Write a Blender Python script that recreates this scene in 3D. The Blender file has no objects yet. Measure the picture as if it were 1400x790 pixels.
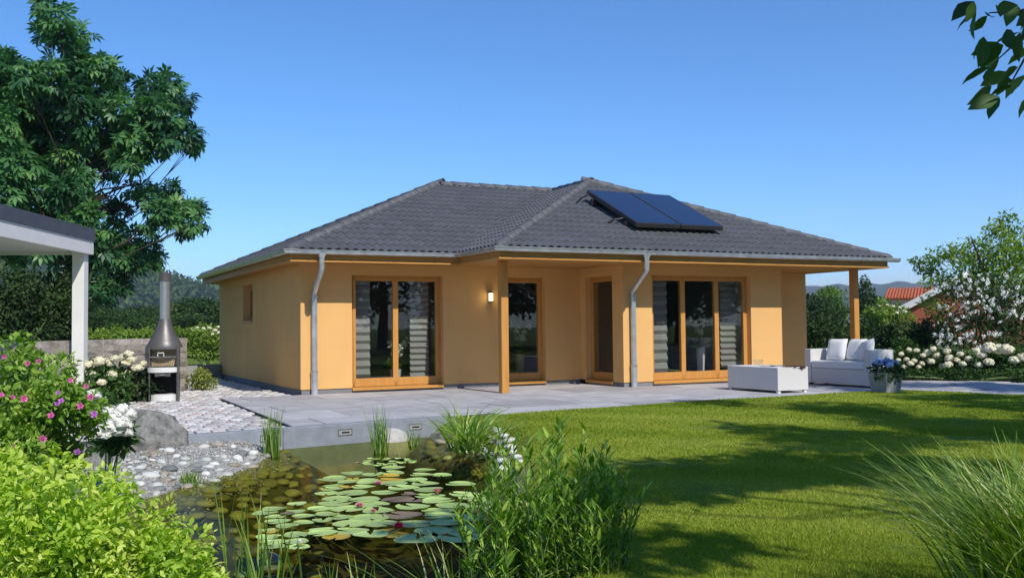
import bpy, bmesh, math, random
import numpy as np
from mathutils import Vector, Matrix

R = random.Random(7)
RNG = np.random.default_rng(7)
S = bpy.context.scene
COL = S.collection

# ------------------------------------------------------------------ camera
F_PX, PITCH, ROLL, YAW = 1335.63, 0.03907, -0.0105, 0.46493      # solved from the house's own edges (1400 px wide photo)
CAM = np.array([-4.6806, -18.2142, 1.2235])
_fw = np.array([math.sin(YAW)*math.cos(PITCH), math.cos(YAW)*math.cos(PITCH), math.sin(PITCH)])
_rt = np.array([math.cos(YAW), -math.sin(YAW), 0.0])
_up = np.cross(_rt, _fw)
_r2 = _rt*math.cos(ROLL)+_up*math.sin(ROLL)
_u2 = -_rt*math.sin(ROLL)+_up*math.cos(ROLL)
cd = bpy.data.cameras.new('camera')
cd.sensor_width = 36.0
cd.lens = F_PX/1400*36.0
cd.clip_start = 0.05
cd.clip_end = 6000
cam = bpy.data.objects.new('camera', cd)
COL.objects.link(cam)
m = Matrix([[_r2[i], _u2[i], -_fw[i], CAM[i]] for i in range(3)]+[[0, 0, 0, 1]])
cam.matrix_world = m
S.camera = cam

# ------------------------------------------------------------------ sky, sun, exposure
SUN = Vector((0.05, -1.0, 0.93)).normalized()                    # towards the sun
w = bpy.data.worlds.new('World')
S.world = w
w.use_nodes = True
nt = w.node_tree
nt.nodes.clear()
sky = nt.nodes.new('ShaderNodeTexSky')
sky.sky_type = 'NISHITA'
sky.sun_disc = False
sky.sun_elevation = math.asin(SUN.z)
sky.sun_rotation = math.atan2(SUN.x, SUN.y)
sky.altitude = 3000
sky.air_density = 1.0
sky.dust_density = 0.0
sky.ozone_density = 5.0
bg = nt.nodes.new('ShaderNodeBackground')
bg.inputs['Strength'].default_value = 0.134
ow = nt.nodes.new('ShaderNodeOutputWorld')
hsv = nt.nodes.new('ShaderNodeHueSaturation')                   # an even grade of the whole sky: a clear, deep blue
hsv.inputs['Saturation'].default_value = 1.16
nt.links.new(sky.outputs[0], hsv.inputs['Color'])
wtc = nt.nodes.new('ShaderNodeTexCoord')                         # thin clouds low over the horizon, all the way round
wmp = nt.nodes.new('ShaderNodeMapping')
wmp.inputs['Scale'].default_value = (2.2, 2.2, 16.0)
wno = nt.nodes.new('ShaderNodeTexNoise')
wno.inputs['Scale'].default_value = 2.6
wno.inputs['Detail'].default_value = 7
wcr = nt.nodes.new('ShaderNodeValToRGB')
wcr.color_ramp.elements[0].position, wcr.color_ramp.elements[1].position = 0.46, 0.72
wsx = nt.nodes.new('ShaderNodeSeparateXYZ')
wel = nt.nodes.new('ShaderNodeMapRange')
wel.inputs[1].default_value, wel.inputs[2].default_value = 0.085, 0.03
wel.inputs[3].default_value, wel.inputs[4].default_value = 0.0, 0.55
wmu = nt.nodes.new('ShaderNodeMath')
wmu.operation = 'MULTIPLY'
wmx = nt.nodes.new('ShaderNodeMix')
wmx.data_type = 'RGBA'
wmx.inputs[7].default_value = (5.6, 5.9, 6.2, 1)
nt.links.new(wtc.outputs['Generated'], wmp.inputs[0])
nt.links.new(wmp.outputs[0], wno.inputs[0])
nt.links.new(wno.outputs[0], wcr.inputs[0])
nt.links.new(wtc.outputs['Generated'], wsx.inputs[0])
nt.links.new(wsx.outputs[2], wel.inputs[0])
nt.links.new(wcr.outputs[0], wmu.inputs[0])
nt.links.new(wel.outputs[0], wmu.inputs[1])
nt.links.new(wmu.outputs[0], wmx.inputs[0])
nt.links.new(hsv.outputs[0], wmx.inputs[6])
nt.links.new(wmx.outputs[2], bg.inputs[0])
nt.links.new(bg.outputs[0], ow.inputs[0])

sd = bpy.data.lights.new('sun', 'SUN')
sd.energy = 3.1
sd.angle = math.radians(0.55)
sd.color = (1.0, 0.95, 0.87)
so = bpy.data.objects.new('sun', sd)
COL.objects.link(so)
so.rotation_euler = SUN.to_track_quat('Z', 'Y').to_euler()
S.view_settings.view_transform = 'Standard'
S.view_settings.look = 'None'
S.view_settings.exposure = 0.56
S.view_settings.gamma = 1.0
S.view_settings.use_curve_mapping = False
S.cycles.max_bounces = 8
S.cycles.transparent_max_bounces = 16
S.cycles.caustics_reflective = False
S.cycles.caustics_refractive = False


# ------------------------------------------------------------------ photo pixel helpers
def ray(u, v):
    return _fw*F_PX+_r2*(u-700)+_u2*(395-v)


def gp(u, v, z=0.0):
    d = ray(u, v)
    return CAM+d*((z-CAM[2])/d[2])


def dep(u, v, dist):
    d = ray(u, v)
    return CAM+d*(dist/math.hypot(d[0], d[1]))


# ------------------------------------------------------------------ object helpers
def link(name, me, parent=None, mat=None, kind=None):
    o = bpy.data.objects.new(name, me)
    COL.objects.link(o)
    if mat is not None and me is not None and len(me.materials) == 0:
        for mm in (mat if isinstance(mat, (list, tuple)) else [mat]):
            me.materials.append(mm)
    if parent is not None:
        o.parent = parent
        o.matrix_parent_inverse = parent.matrix_basis.inverted()
    if kind:
        o['kind'] = kind
    return o


def tag(o, label, cat, group=None):
    o['label'] = label
    o['category'] = cat
    if group:
        o['group'] = group
    return o


def empty(name, loc, label=None, cat=None, group=None, rz=0.0):
    o = bpy.data.objects.new(name, None)
    COL.objects.link(o)
    o.location = loc
    o.rotation_euler = (0, 0, rz)
    if label:
        tag(o, label, cat, group)
    bpy.context.view_layer.update() if False else None
    o.matrix_basis = Matrix.Translation(Vector(loc)) @ Matrix.Rotation(rz, 4, 'Z')
    return o


def mesh_np(name, V, F, mat=None, smooth=False, rnd=None, mats=None):
    """V (n,3) array; F: array (m,k) of equal polygons, or list of such arrays."""
    V = np.asarray(V, dtype=np.float32)
    Fs = F if isinstance(F, list) else [F]
    Fs = [np.asarray(f, dtype=np.int32) for f in Fs if len(f)]
    loops = np.concatenate([f.ravel() for f in Fs])
    totals = np.concatenate([np.full(len(f), f.shape[1], dtype=np.int32) for f in Fs])
    starts = np.concatenate([[0], np.cumsum(totals)[:-1]]).astype(np.int32)
    me = bpy.data.meshes.new(name)
    me.vertices.add(len(V))
    me.vertices.foreach_set('co', V.ravel())
    me.loops.add(len(loops))
    me.loops.foreach_set('vertex_index', loops)
    me.polygons.add(len(totals))
    me.polygons.foreach_set('loop_start', starts)
    me.polygons.foreach_set('loop_total', totals)
    if smooth:
        me.polygons.foreach_set('use_smooth', np.ones(len(totals), dtype=bool))
    if rnd is not None:
        a = me.attributes.new('rnd', 'FLOAT', 'POINT')
        a.data.foreach_set('value', np.asarray(rnd, dtype=np.float32))
    me.update(calc_edges=True)
    if mat is not None:
        me.materials.append(mat)
    return me


class MB:
    """collects shapes for ONE mesh"""
    def __init__(s):
        s.v = []
        s.f = []

    def add(s, vs, fs):
        n = len(s.v)
        s.v += [tuple(float(c) for c in p) for p in vs]
        s.f += [tuple(i+n for i in f) for f in fs]
        return s

    def box(s, x0, x1, y0, y1, z0, z1):
        vs = [(x0, y0, z0), (x1, y0, z0), (x1, y1, z0), (x0, y1, z0), (x0, y0, z1), (x1, y0, z1), (x1, y1, z1), (x0, y1, z1)]
        return s.add(vs, [(3, 2, 1, 0), (4, 5, 6, 7), (0, 1, 5, 4), (1, 2, 6, 5), (2, 3, 7, 6), (3, 0, 4, 7)])

    def prism(s, poly, z0, z1):
        n = len(poly)
        vs = [(p[0], p[1], z0) for p in poly]+[(p[0], p[1], z1) for p in poly]
        fs = [tuple(range(n-1, -1, -1)), tuple(range(n, 2*n))]
        fs += [(i, (i+1) % n, n+(i+1) % n, n+i) for i in range(n)]
        return s.add(vs, fs)

    def tube(s, pts, rad, n=8, cap=True):
        pts = [Vector(p) for p in pts]
        if not isinstance(rad, (list, tuple)):
            rad = [rad]*len(pts)
        prev = None
        vs = []
        for i, p in enumerate(pts):
            t = (pts[min(i+1, len(pts)-1)]-pts[max(i-1, 0)])
            if t.length < 1e-9:
                t = Vector((0, 0, 1))
            t.normalize()
            if prev is None:
                a = Vector((1, 0, 0)) if abs(t.x) < 0.9 else Vector((0, 1, 0))
                u = t.cross(a).normalized()
            else:
                u = (prev-t*prev.dot(t)).normalized()
            prev = u
            b = t.cross(u)
            for k in range(n):
                an = 2*math.pi*k/n
                vs.append(p+(u*math.cos(an)+b*math.sin(an))*rad[i])
        fs = []
        for i in range(len(pts)-1):
            for k in range(n):
                fs.append((i*n+k, i*n+(k+1) % n, (i+1)*n+(k+1) % n, (i+1)*n+k))
        if cap:
            fs.append(tuple(range(n-1, -1, -1)))
            fs.append(tuple(range((len(pts)-1)*n, len(pts)*n)))
        return s.add(vs, fs)

    def lathe(s, prof, c=(0, 0, 0), n=20, a0=0.0, a1=2*math.pi):
        full = abs(a1-a0-2*math.pi) < 1e-6
        cols = n if full else n+1
        vs = []
        for r, z in prof:
            for k in range(cols):
                an = a0+(a1-a0)*k/n
                vs.append((c[0]+r*math.cos(an), c[1]+r*math.sin(an), c[2]+z))
        fs = []
        for i in range(len(prof)-1):
            for k in range(n):
                k2 = (k+1) % cols
                fs.append((i*cols+k, i*cols+k2, (i+1)*cols+k2, (i+1)*cols+k))
        return s.add(vs, fs)

    def mesh(s, name, smooth=False, bevel=0.0, seg=2, fix=True):
        me = bpy.data.meshes.new(name)
        me.from_pydata(s.v, [], s.f)
        bm = bmesh.new()
        bm.from_mesh(me)
        if bevel:
            bmesh.ops.remove_doubles(bm, verts=bm.verts, dist=1e-5)
            bmesh.ops.bevel(bm, geom=list(bm.edges), offset=bevel, segments=seg, affect='EDGES', profile=0.6, clamp_overlap=True)
        if fix:
            bmesh.ops.recalc_face_normals(bm, faces=bm.faces)
        bm.to_mesh(me)
        bm.free()
        if smooth:
            me.polygons.foreach_set('use_smooth', [True]*len(me.polygons))
            try:
                me.set_sharp_from_angle(angle=math.radians(40))
            except Exception:
                pass
        me.update()
        return me

    def build(s, name, mat, parent=None, smooth=False, bevel=0.0, seg=2, kind=None):
        return link(name, s.mesh(name, smooth, bevel, seg), parent, mat, kind)


# ------------------------------------------------------------------ materials
def lin(r, g, b):
    f = lambda c: c/12.92 if c <= 0.04045 else ((c+0.055)/1.055)**2.4
    return (f(r/255), f(g/255), f(b/255), 1)


def nodes(name):
    m = bpy.data.materials.new(name)
    m.use_nodes = True
    t = m.node_tree
    t.nodes.clear()
    return m, t, (lambda ty: t.nodes.new('ShaderNode'+ty)), t.links.new


def M(name, col, rough=0.6, var=0.12, scale=6.0, bump=0.0, bscale=40.0, metal=0.0, spec=0.5, col2=None, rand=0.0, stretch=None, coat=0.0, attr=False):
    m, t, N, L = nodes(name)
    out = N('OutputMaterial')
    p = N('BsdfPrincipled')
    p.inputs['Roughness'].default_value = rough
    p.inputs['Metallic'].default_value = metal
    p.inputs['Specular IOR Level'].default_value = spec
    p.inputs['Coat Weight'].default_value = coat
    tc = N('TexCoord')
    mp = N('Mapping')
    L(tc.outputs['Object'], mp.inputs[0])
    if stretch:
        mp.inputs['Scale'].default_value = stretch
    no = N('TexNoise')
    no.inputs['Scale'].default_value = scale
    no.inputs['Detail'].default_value = 6
    no.inputs['Roughness'].default_value = 0.62
    L(mp.outputs[0], no.inputs[0])
    c1 = Vector(col[:3])
    c2 = Vector(col2[:3]) if col2 else c1*(1-var)
    c3 = c1*(1+var*0.6) if not col2 else c1
    cr = N('ValToRGB')
    cr.color_ramp.elements[0].position = 0.3
    cr.color_ramp.elements[1].position = 0.7
    cr.color_ramp.elements[0].color = (*c2, 1)
    cr.color_ramp.elements[1].color = (*c3, 1)
    L(no.outputs[0], cr.inputs[0])
    src = cr.outputs[0]
    if rand:
        hv = N('HueSaturation')
        mr = N('MapRange')
        mr.inputs['To Min'].default_value = 1-rand
        mr.inputs['To Max'].default_value = 1+rand
        if attr:
            a = N('Attribute')
            a.attribute_name = 'rnd'
            L(a.outputs['Fac'], mr.inputs[0])
        else:
            oi = N('ObjectInfo')
            L(oi.outputs['Random'], mr.inputs[0])
        L(mr.outputs[0], hv.inputs['Value'])
        L(src, hv.inputs['Color'])
        src = hv.outputs[0]
    L(src, p.inputs['Base Color'])
    if bump:
        nb = N('TexNoise')
        nb.inputs['Scale'].default_value = bscale
        nb.inputs['Detail'].default_value = 5
        L(mp.outputs[0], nb.inputs[0])
        bp_ = N('Bump')
        bp_.inputs['Strength'].default_value = bump
        bp_.inputs['Distance'].default_value = 0.02
        L(nb.outputs[0], bp_.inputs['Height'])
        L(bp_.outputs[0], p.inputs['Normal'])
    L(p.outputs[0], out.inputs[0])
    return m


def leafmat(name, a, b, c, rough=0.45, trans=0.35, spec=0.4):
    """three leaf colours mixed by a random value each leaf carries"""
    m, t, N, L = nodes(name)
    out = N('OutputMaterial')
    at = N('Attribute')
    at.attribute_name = 'rnd'
    cr = N('ValToRGB')
    e = cr.color_ramp.elements
    e[0].position, e[1].position = 0.0, 1.0
    e[0].color, e[1].color = a, c
    x = e.new(0.5)
    x.color = b
    L(at.outputs['Fac'], cr.inputs[0])
    p = N('BsdfPrincipled')
    p.inputs['Roughness'].default_value = rough
    p.inputs['Specular IOR Level'].default_value = spec
    L(cr.outputs[0], p.inputs['Base Color'])
    tr = N('BsdfTranslucent')
    hs = N('HueSaturation')
    hs.inputs['Saturation'].default_value = 1.15
    hs.inputs['Value'].default_value = 1.5
    L(cr.outputs[0], hs.inputs['Color'])
    L(hs.outputs[0], tr.inputs[0])
    mx = N('MixShader')
    mx.inputs[0].default_value = trans
    L(p.outputs[0], mx.inputs[1])
    L(tr.outputs[0], mx.inputs[2])
    L(mx.outputs[0], out.inputs[0])
    return m


def glassmat(name, tint, ior=1.5, rough=0.0, bump=0.0, bscale=3.0, boost=1.0):
    m, t, N, L = nodes(name)
    out = N('OutputMaterial')
    tr = N('BsdfTransparent')
    tr.inputs[0].default_value = (*tint, 1)
    gl = N('BsdfGlossy')
    gl.inputs['Roughness'].default_value = rough
    gl.inputs['Color'].default_value = (1, 1, 1, 1)
    fr = N('Fresnel')
    ge = N('NewGeometry')                                          # same reflectance on both faces of a thin pane
    mi = N('Mix')
    mi.inputs[2].default_value, mi.inputs[3].default_value = ior, 1/ior
    L(ge.outputs['Backfacing'], mi.inputs[0])
    L(mi.outputs[0], fr.inputs[0])
    mu = N('Math')
    mu.operation = 'MULTIPLY'
    mu.use_clamp = True
    mu.inputs[1].default_value = boost
    mx = N('MixShader')
    L(fr.outputs[0], mu.inputs[0])
    L(mu.outputs[0], mx.inputs[0])
    L(tr.outputs[0], mx.inputs[1])
    L(gl.outputs[0], mx.inputs[2])
    L(mx.outputs[0], out.inputs[0])
    if bump:
        tc = N('TexCoord')
        nb = N('TexNoise')
        nb.inputs['Scale'].default_value = bscale
        nb.inputs['Detail'].default_value = 3
        L(tc.outputs['Object'], nb.inputs[0])
        b = N('Bump')
        b.inputs['Strength'].default_value = bump
        b.inputs['Distance'].default_value = 0.02
        L(nb.outputs[0], b.inputs['Height'])
        L(b.outputs[0], gl.inputs['Normal'])
        L(b.outputs[0], fr.inputs['Normal'])
    return m


def emit(name, col, st):
    m, t, N, L = nodes(name)
    out = N('OutputMaterial')
    e = N('Emission')
    e.inputs[0].default_value = (*col, 1)
    e.inputs[1].default_value = st
    L(e.outputs[0], out.inputs[0])
    return m


MT = dict(
    plaster=M('plaster_apricot', (0.82, 0.475, 0.175), 0.9, 0.07, 0.9, 0.5, 180, spec=0.2),
    inside=M('plaster_white', (0.62, 0.60, 0.55), 0.9, 0.04, 3, spec=0.2),
    plinth=M('plinth_grey', (0.24, 0.235, 0.24), 0.85, 0.12, 8, 0.3, 120, spec=0.2),
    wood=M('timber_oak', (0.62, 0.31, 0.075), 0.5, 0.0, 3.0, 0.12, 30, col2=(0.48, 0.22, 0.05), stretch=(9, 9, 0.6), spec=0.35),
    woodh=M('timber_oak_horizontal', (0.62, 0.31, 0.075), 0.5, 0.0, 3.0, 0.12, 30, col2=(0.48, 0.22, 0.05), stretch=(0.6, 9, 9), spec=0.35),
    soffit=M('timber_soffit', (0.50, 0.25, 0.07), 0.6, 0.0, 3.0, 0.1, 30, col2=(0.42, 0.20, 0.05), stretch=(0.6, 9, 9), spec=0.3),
    tile=M('roof_tile_anthracite', (0.100, 0.102, 0.108), 0.6, 0.2, 9, 0.15, 60, rand=0.10, spec=0.4),
    tile_s=M('roof_tile_anthracite_mass', (0.100, 0.102, 0.108), 0.6, 0.2, 9, 0.15, 60, rand=0.10, attr=True, spec=0.4),
    deck=M('roof_underlay', (0.02, 0.02, 0.022), 0.9, 0.1),
    zinc=M('zinc', (0.60, 0.64, 0.67), 0.26, 0.25, 5, 0.05, 20, metal=0.6),
    steel=M('brushed_steel', (0.60, 0.58, 0.55), 0.36, 0.15, 12, metal=0.9),
    grillgrey=M('grill_grey_steel', (0.13, 0.122, 0.115), 0.42, 0.2, 6, 0.05, 30, metal=0.35),
    black=M('black_paint', (0.015, 0.015, 0.016), 0.5, 0.2),
    soot=M('soot', (0.02, 0.018, 0.016), 0.9, 0.4, 9),
    firebrick=M('fire_brick', (0.46, 0.35, 0.22), 0.9, 0.35, 8, 0.3, 40),
    slab=M('terrace_slab', (0.44, 0.43, 0.435), 0.75, 0.22, 2.2, 0.12, 90, rand=0.17, spec=0.3),
    kerb=M('kerb_stone', (0.26, 0.285, 0.32), 0.7, 0.2, 6, 0.2, 60, rand=0.06, spec=0.3),
    joint=M('joint_sand', (0.08, 0.077, 0.073), 0.95, 0.3, 20),
    sett=M('granite_sett', (0.58, 0.56, 0.54), 0.8, 0.22, 14, 0.5, 40, rand=0.30, spec=0.3),
    settpink=M('granite_sett_pink', (0.58, 0.51, 0.47), 0.8, 0.22, 14, 0.5, 40, rand=0.2, spec=0.3),
    sett_s=M('granite_sett_mass', (0.58, 0.555, 0.535), 0.8, 0.22, 14, 0.5, 40, rand=0.30, attr=True, spec=0.3),
    stone=M('wall_stone', (0.58, 0.52, 0.45), 0.9, 0.0, 3.5, 0.9, 14, col2=(0.30, 0.265, 0.235), rand=0.32, spec=0.2),
    stone_dark=M('wall_core', (0.06, 0.055, 0.05), 0.95, 0.2),
    rock=M('boulder_rock', (0.33, 0.32, 0.295), 0.85, 0.0, 11.0, 1.0, 34, col2=(0.10, 0.097, 0.09), spec=0.25),
    pebble=M('pebble_grey', (0.44, 0.45, 0.41), 0.6, 0.25, 7, 0.15, 30, rand=0.5, spec=0.4),
    pebblewet=M('pebble_algae', (0.30, 0.27, 0.10), 0.6, 0.4, 8, 0.3, 30, rand=0.35, spec=0.4),
    white=M('white_paint', (0.74, 0.73, 0.70), 0.6, 0.05, 3, spec=0.35),
    slate=M('roof_edge_slate', (0.075, 0.082, 0.10), 0.6, 0.2, 6),
    cushion=M('cushion_white', (0.74, 0.74, 0.73), 0.9, 0.04, 5, 0.25, 90, spec=0.15),
    blind=M('blind_fabric', (0.31, 0.295, 0.28), 0.9, 0.1, 3),
    floorin=M('interior_oak_floor', (0.20, 0.155, 0.11), 0.5, 0.25, 3, stretch=(1, 8, 1)),
    dark=M('interior_dark', (0.34, 0.30, 0.25), 0.8, 0.2, 1.0),
    glass=glassmat('window_glass', (0.88, 0.90, 0.88), 1.52, boost=0.8),
    clear=glassmat('clear_glass', (0.93, 0.96, 0.96), 1.45),
    solar=M('solar_glass', (0.010, 0.017, 0.055), 0.12, 0.1, 3, spec=0.6, coat=0.3),
    solarframe=M('solar_frame', (0.030, 0.028, 0.028), 0.4, 0.1),
    bark=M('bark', (0.085, 0.062, 0.045), 0.95, 0.4, 8, 0.8, 25),
    stem=M('green_stem', (0.12, 0.19, 0.045), 0.6, 0.3, 9),
    lilypad=M('lily_pad', (0.42, 0.57, 0.17), 0.42, 0.25, 12, rand=0.22, spec=0.5),
    lilyold=M('lily_pad_yellowed', (0.55, 0.40, 0.04), 0.5, 0.3, 12, rand=0.15),
    lilybrown=M('lily_pad_browned', (0.20, 0.15, 0.09), 0.5, 0.3, 12, rand=0.2),
    lilyred=M('lily_petal_red', (0.55, 0.02, 0.10), 0.5, 0.3, 18),
    lilypink=M('lily_petal_pink', (0.72, 0.25, 0.34), 0.5, 0.3, 18),
    petalwhite=M('petal_white', (0.82, 0.82, 0.76), 0.6, 0.08, 18),
    petalyellow=M('stamen_yellow', (0.75, 0.45, 0.02), 0.6, 0.1, 18),
    cream=M('hydrangea_cream', (0.76, 0.72, 0.50), 0.8, 0.16, 30, rand=0.08),
    blue=M('hydrangea_blue', (0.36, 0.46, 0.76), 0.8, 0.25, 30, rand=0.15),
    rose=M('rose_pink', (0.62, 0.12, 0.34), 0.6, 0.35, 25, rand=0.3),
    mauve=M('clematis_mauve', (0.42, 0.13, 0.45), 0.6, 0.35, 25, rand=0.3),
    potgrey=M('planter_grey', (0.30, 0.31, 0.30), 0.8, 0.2, 6, 0.2, 40),
    cloth=M('burgundy_cloth', (0.045, 0.014, 0.02), 0.9, 0.3, 20),
    paper=M('magazine_paper', (0.55, 0.57, 0.60), 0.5, 0.4, 9),
    brick=M('neighbour_brick', (0.36, 0.10, 0.05), 0.85, 0.25, 6),
    redtile=M('neighbour_tile', (0.46, 0.12, 0.045), 0.8, 0.3, 6),
    concrete=M('concrete', (0.36, 0.35, 0.34), 0.85, 0.15, 3, 0.2, 40),
    chair=M('chair_fabric', (0.45, 0.45, 0.45), 0.8, 0.1),
)


def weavemat():
    m, t, N, L = nodes('white_wicker')
    out = N('OutputMaterial')
    p = N('BsdfPrincipled')
    p.inputs['Base Color'].default_value = (0.66, 0.64, 0.60, 1)
    p.inputs['Roughness'].default_value = 0.55
    tc = N('TexCoord')
    w1 = N('TexWave')
    w1.wave_type, w1.bands_direction = 'BANDS', 'Z'
    w1.inputs['Scale'].default_value = 28
    w2 = N('TexWave')
    w2.bands_direction = 'DIAGONAL'
    w2.inputs['Scale'].default_value = 18
    w2.inputs['Distortion'].default_value = 1.0
    mu = N('Math')
    mu.operation = 'ADD'
    L(tc.outputs['Object'], w1.inputs[0])
    L(tc.outputs['Object'], w2.inputs[0])
    L(w1.outputs['Fac'], mu.inputs[0])
    L(w2.outputs['Fac'], mu.inputs[1])
    b = N('Bump')
    b.inputs['Strength'].default_value = 0.35
    b.inputs['Distance'].default_value = 0.008
    L(mu.outputs[0], b.inputs['Height'])
    L(b.outputs[0], p.inputs['Normal'])
    L(p.outputs[0], out.inputs[0])
    return m


MT['wicker'] = weavemat()
LM = dict(
    chestnut=leafmat('leaf_chestnut', (0.026, 0.082, 0.034, 1), (0.065, 0.185, 0.060, 1), (0.16, 0.33, 0.09, 1), 0.42, 0.3, 0.4),
    dark=leafmat('leaf_dark', (0.014, 0.032, 0.012, 1), (0.036, 0.075, 0.020, 1), (0.085, 0.135, 0.035, 1), 0.6, 0.25, 0.25),
    mid=leafmat('leaf_mid', (0.025, 0.06, 0.015, 1), (0.05, 0.115, 0.025, 1), (0.10, 0.19, 0.035, 1), 0.55, 0.3, 0.3),
    far=leafmat('leaf_far', (0.022, 0.050, 0.016, 1), (0.055, 0.105, 0.028, 1), (0.11, 0.17, 0.045, 1), 0.8, 0.2, 0.1),
    light=leafmat('leaf_light', (0.09, 0.16, 0.02, 1), (0.20, 0.31, 0.05, 1), (0.36, 0.46, 0.09, 1), 0.5, 0.35, 0.3),
    lime=leafmat('leaf_lime', (0.20, 0.36, 0.03, 1), (0.47, 0.62, 0.07, 1), (0.70, 0.76, 0.22, 1), 0.42, 0.42, 0.4),
    rose=leafmat('leaf_rose', (0.08, 0.17, 0.02, 1), (0.19, 0.34, 0.04, 1), (0.38, 0.52, 0.10, 1), 0.42, 0.35, 0.4),
    reed=leafmat('leaf_reed', (0.08, 0.18, 0.03, 1), (0.22, 0.36, 0.05, 1), (0.46, 0.52, 0.16, 1), 0.4, 0.3, 0.4),
    willow=leafmat('leaf_willow', (0.07, 0.18, 0.02, 1), (0.21, 0.38, 0.04, 1), (0.42, 0.56, 0.10, 1), 0.45, 0.35, 0.35),
    sedge=leafmat('leaf_sedge', (0.08, 0.17, 0.02, 1), (0.26, 0.40, 0.05, 1), (0.64, 0.64, 0.28, 1), 0.4, 0.3, 0.45),
    tuft=leafmat('leaf_tuft', (0.16, 0.30, 0.04, 1), (0.36, 0.52, 0.09, 1), (0.66, 0.72, 0.32, 1), 0.4, 0.4, 0.4),
    lawn=leafmat('lawn_blade', (0.16, 0.23, 0.018, 1), (0.27, 0.35, 0.035, 1), (0.44, 0.47, 0.09, 1), 0.7, 0.33, 0.2),
    white=leafmat('blossom_white', (0.60, 0.60, 0.50, 1), (0.78, 0.78, 0.70, 1), (0.85, 0.85, 0.80, 1), 0.7, 0.2, 0.2),
    box=leafmat('leaf_box', (0.10, 0.15, 0.02, 1), (0.20, 0.26, 0.04, 1), (0.36, 0.38, 0.10, 1), 0.5, 0.3, 0.3),
)

# ------------------------------------------------------------------ leaf clouds
T_OVAL = (np.array([[0, 0, 0], [.27, .38, .07], [-.27, .38, .07], [.21, .72, .05], [-.21, .72, .05], [0, 1, -.06], [0, .45, -.02]], float),
          [np.array([[0, 1, 6], [0, 6, 2]]), np.array([[1, 3, 5, 6], [6, 5, 4, 2]])])
T_LEAF = (np.array([[0, 0, 0], [0, .22, -.015], [0, .5, -.03], [0, .78, -.03], [0, 1, -.09],
                   [.17, .20, .035], [.255, .46, .055], [.16, .76, .02], [-.17, .20, .035], [-.255, .46, .055], [-.16, .76, .02]], float),
          [np.array([[0, 5, 1], [0, 1, 8], [3, 7, 4], [3, 4, 10]]), np.array([[1, 5, 6, 2], [2, 6, 7, 3], [1, 2, 9, 8], [2, 3, 10, 9]])])
T_DIAM = (np.array([[0, 0, 0], [.30, .5, .08], [0, 1, -.03], [-.30, .5, .08]], float), [np.array([[0, 1, 2, 3]])])
T_LANCE = (np.array([[0, 0, 0], [.10, .35, .03], [-.10, .35, .03], [.07, .7, .0], [-.07, .7, .0], [0, 1, -.10]], float),
           [np.array([[0, 1, 2], [3, 5, 4]]), np.array([[1, 3, 4, 2]])])


def palm_template():
    V, Q = [], []
    for a, l in ((-75, .62), (-38, .86), (0, 1.0), (38, .86), (75, .62)):
        ca, sa = math.cos(math.radians(a)), math.sin(math.radians(a))
        n = len(V)
        for x, y, z in ((0, 0.04, 0), (.15, .62, .06), (0, 1, -.16), (-.15, .62, .06)):
            x, y = x*l, y*l
            V.append((x*ca+y*sa, -x*sa+y*ca, z*l-0.05*y))
        Q.append((n, n+1, n+2, n+3))
    return (np.array(V), [np.array(Q)])


T_PALM = palm_template()


def unit(a):
    return a/np.maximum(np.linalg.norm(a, axis=1, keepdims=True), 1e-9)


def leaf_mesh(name, P, D, Nn, size, tmpl, mat, rnd=None, extra=None):
    """P bases, D directions, Nn rough normals, all (n,3)"""
    n = len(P)
    D = unit(D)
    X = unit(np.cross(D, Nn))
    Z = np.cross(X, D)
    tv, tf = tmpl
    k = len(tv)
    size = np.broadcast_to(np.asarray(size, float), (n,))
    V = (P[:, None, :]+size[:, None, None]*(tv[None, :, 0:1]*X[:, None, :]+tv[None, :, 1:2]*D[:, None, :]+tv[None, :, 2:3]*Z[:, None, :])).reshape(-1, 3)
    off = (np.arange(n)*k)
    Fs = [(f[None, :, :]+off[:, None, None]).reshape(-1, f.shape[1]) for f in tf]
    if rnd is None:
        rnd = RNG.random(n)
    return mesh_np(name, V, Fs, mat, rnd=np.repeat(rnd, k))


def clumps_leaves(clumps, n, up=0.45, droop=0.0, shell=0.55, jit=0.8, clump_tone=0.25):
    """points, directions, normals and tones of n leaves over ellipsoid clumps [(centre, (rx,ry,rz))]"""
    C = np.array([c for c, r in clumps], float)
    Rr = np.array([r if hasattr(r, '__len__') else (r, r, r) for c, r in clumps], float)
    wgt = (Rr[:, 0]*Rr[:, 2])
    idx = RNG.choice(len(C), n, p=wgt/wgt.sum())
    d = unit(RNG.normal(size=(n, 3)))
    # uneven outline: radius varies with direction inside each clump
    ph = RNG.random((len(C), 3))*6.28
    lump = 1+0.16*np.sin(5*d[:, 0]+ph[idx, 0])+0.16*np.sin(6*d[:, 2]+ph[idx, 1])+0.12*np.sin(7*d[:, 1]+ph[idx, 2])
    rr = (shell+(1-shell)*RNG.random(n))**0.8*lump
    P = C[idx]+d*rr[:, None]*Rr[idx]
    Nn = unit(d*0.7+np.array([0, 0, up])+RNG.normal(size=(n, 3))*0.35)
    D = d+RNG.normal(size=(n, 3))*jit+np.array([0, 0, -droop])
    tone = np.clip(0.5+(RNG.random(len(C))[idx]-0.5)*2*clump_tone+RNG.normal(size=n)*0.2, 0, 1)
    return P, D, Nn, tone


def in_poly(x, y, poly):
    x = np.asarray(x)
    y = np.asarray(y)
    r = np.zeros(x.shape, bool)
    n = len(poly)
    for i in range(n):
        x1, y1 = poly[i][:2]
        x2, y2 = poly[(i+1) % n][:2]
        c = ((y1 > y) != (y2 > y)) & (x < (x2-x1)*(y-y1)/((y2-y1) if y2 != y1 else 1e-12)+x1)
        r ^= c
    return r


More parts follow.
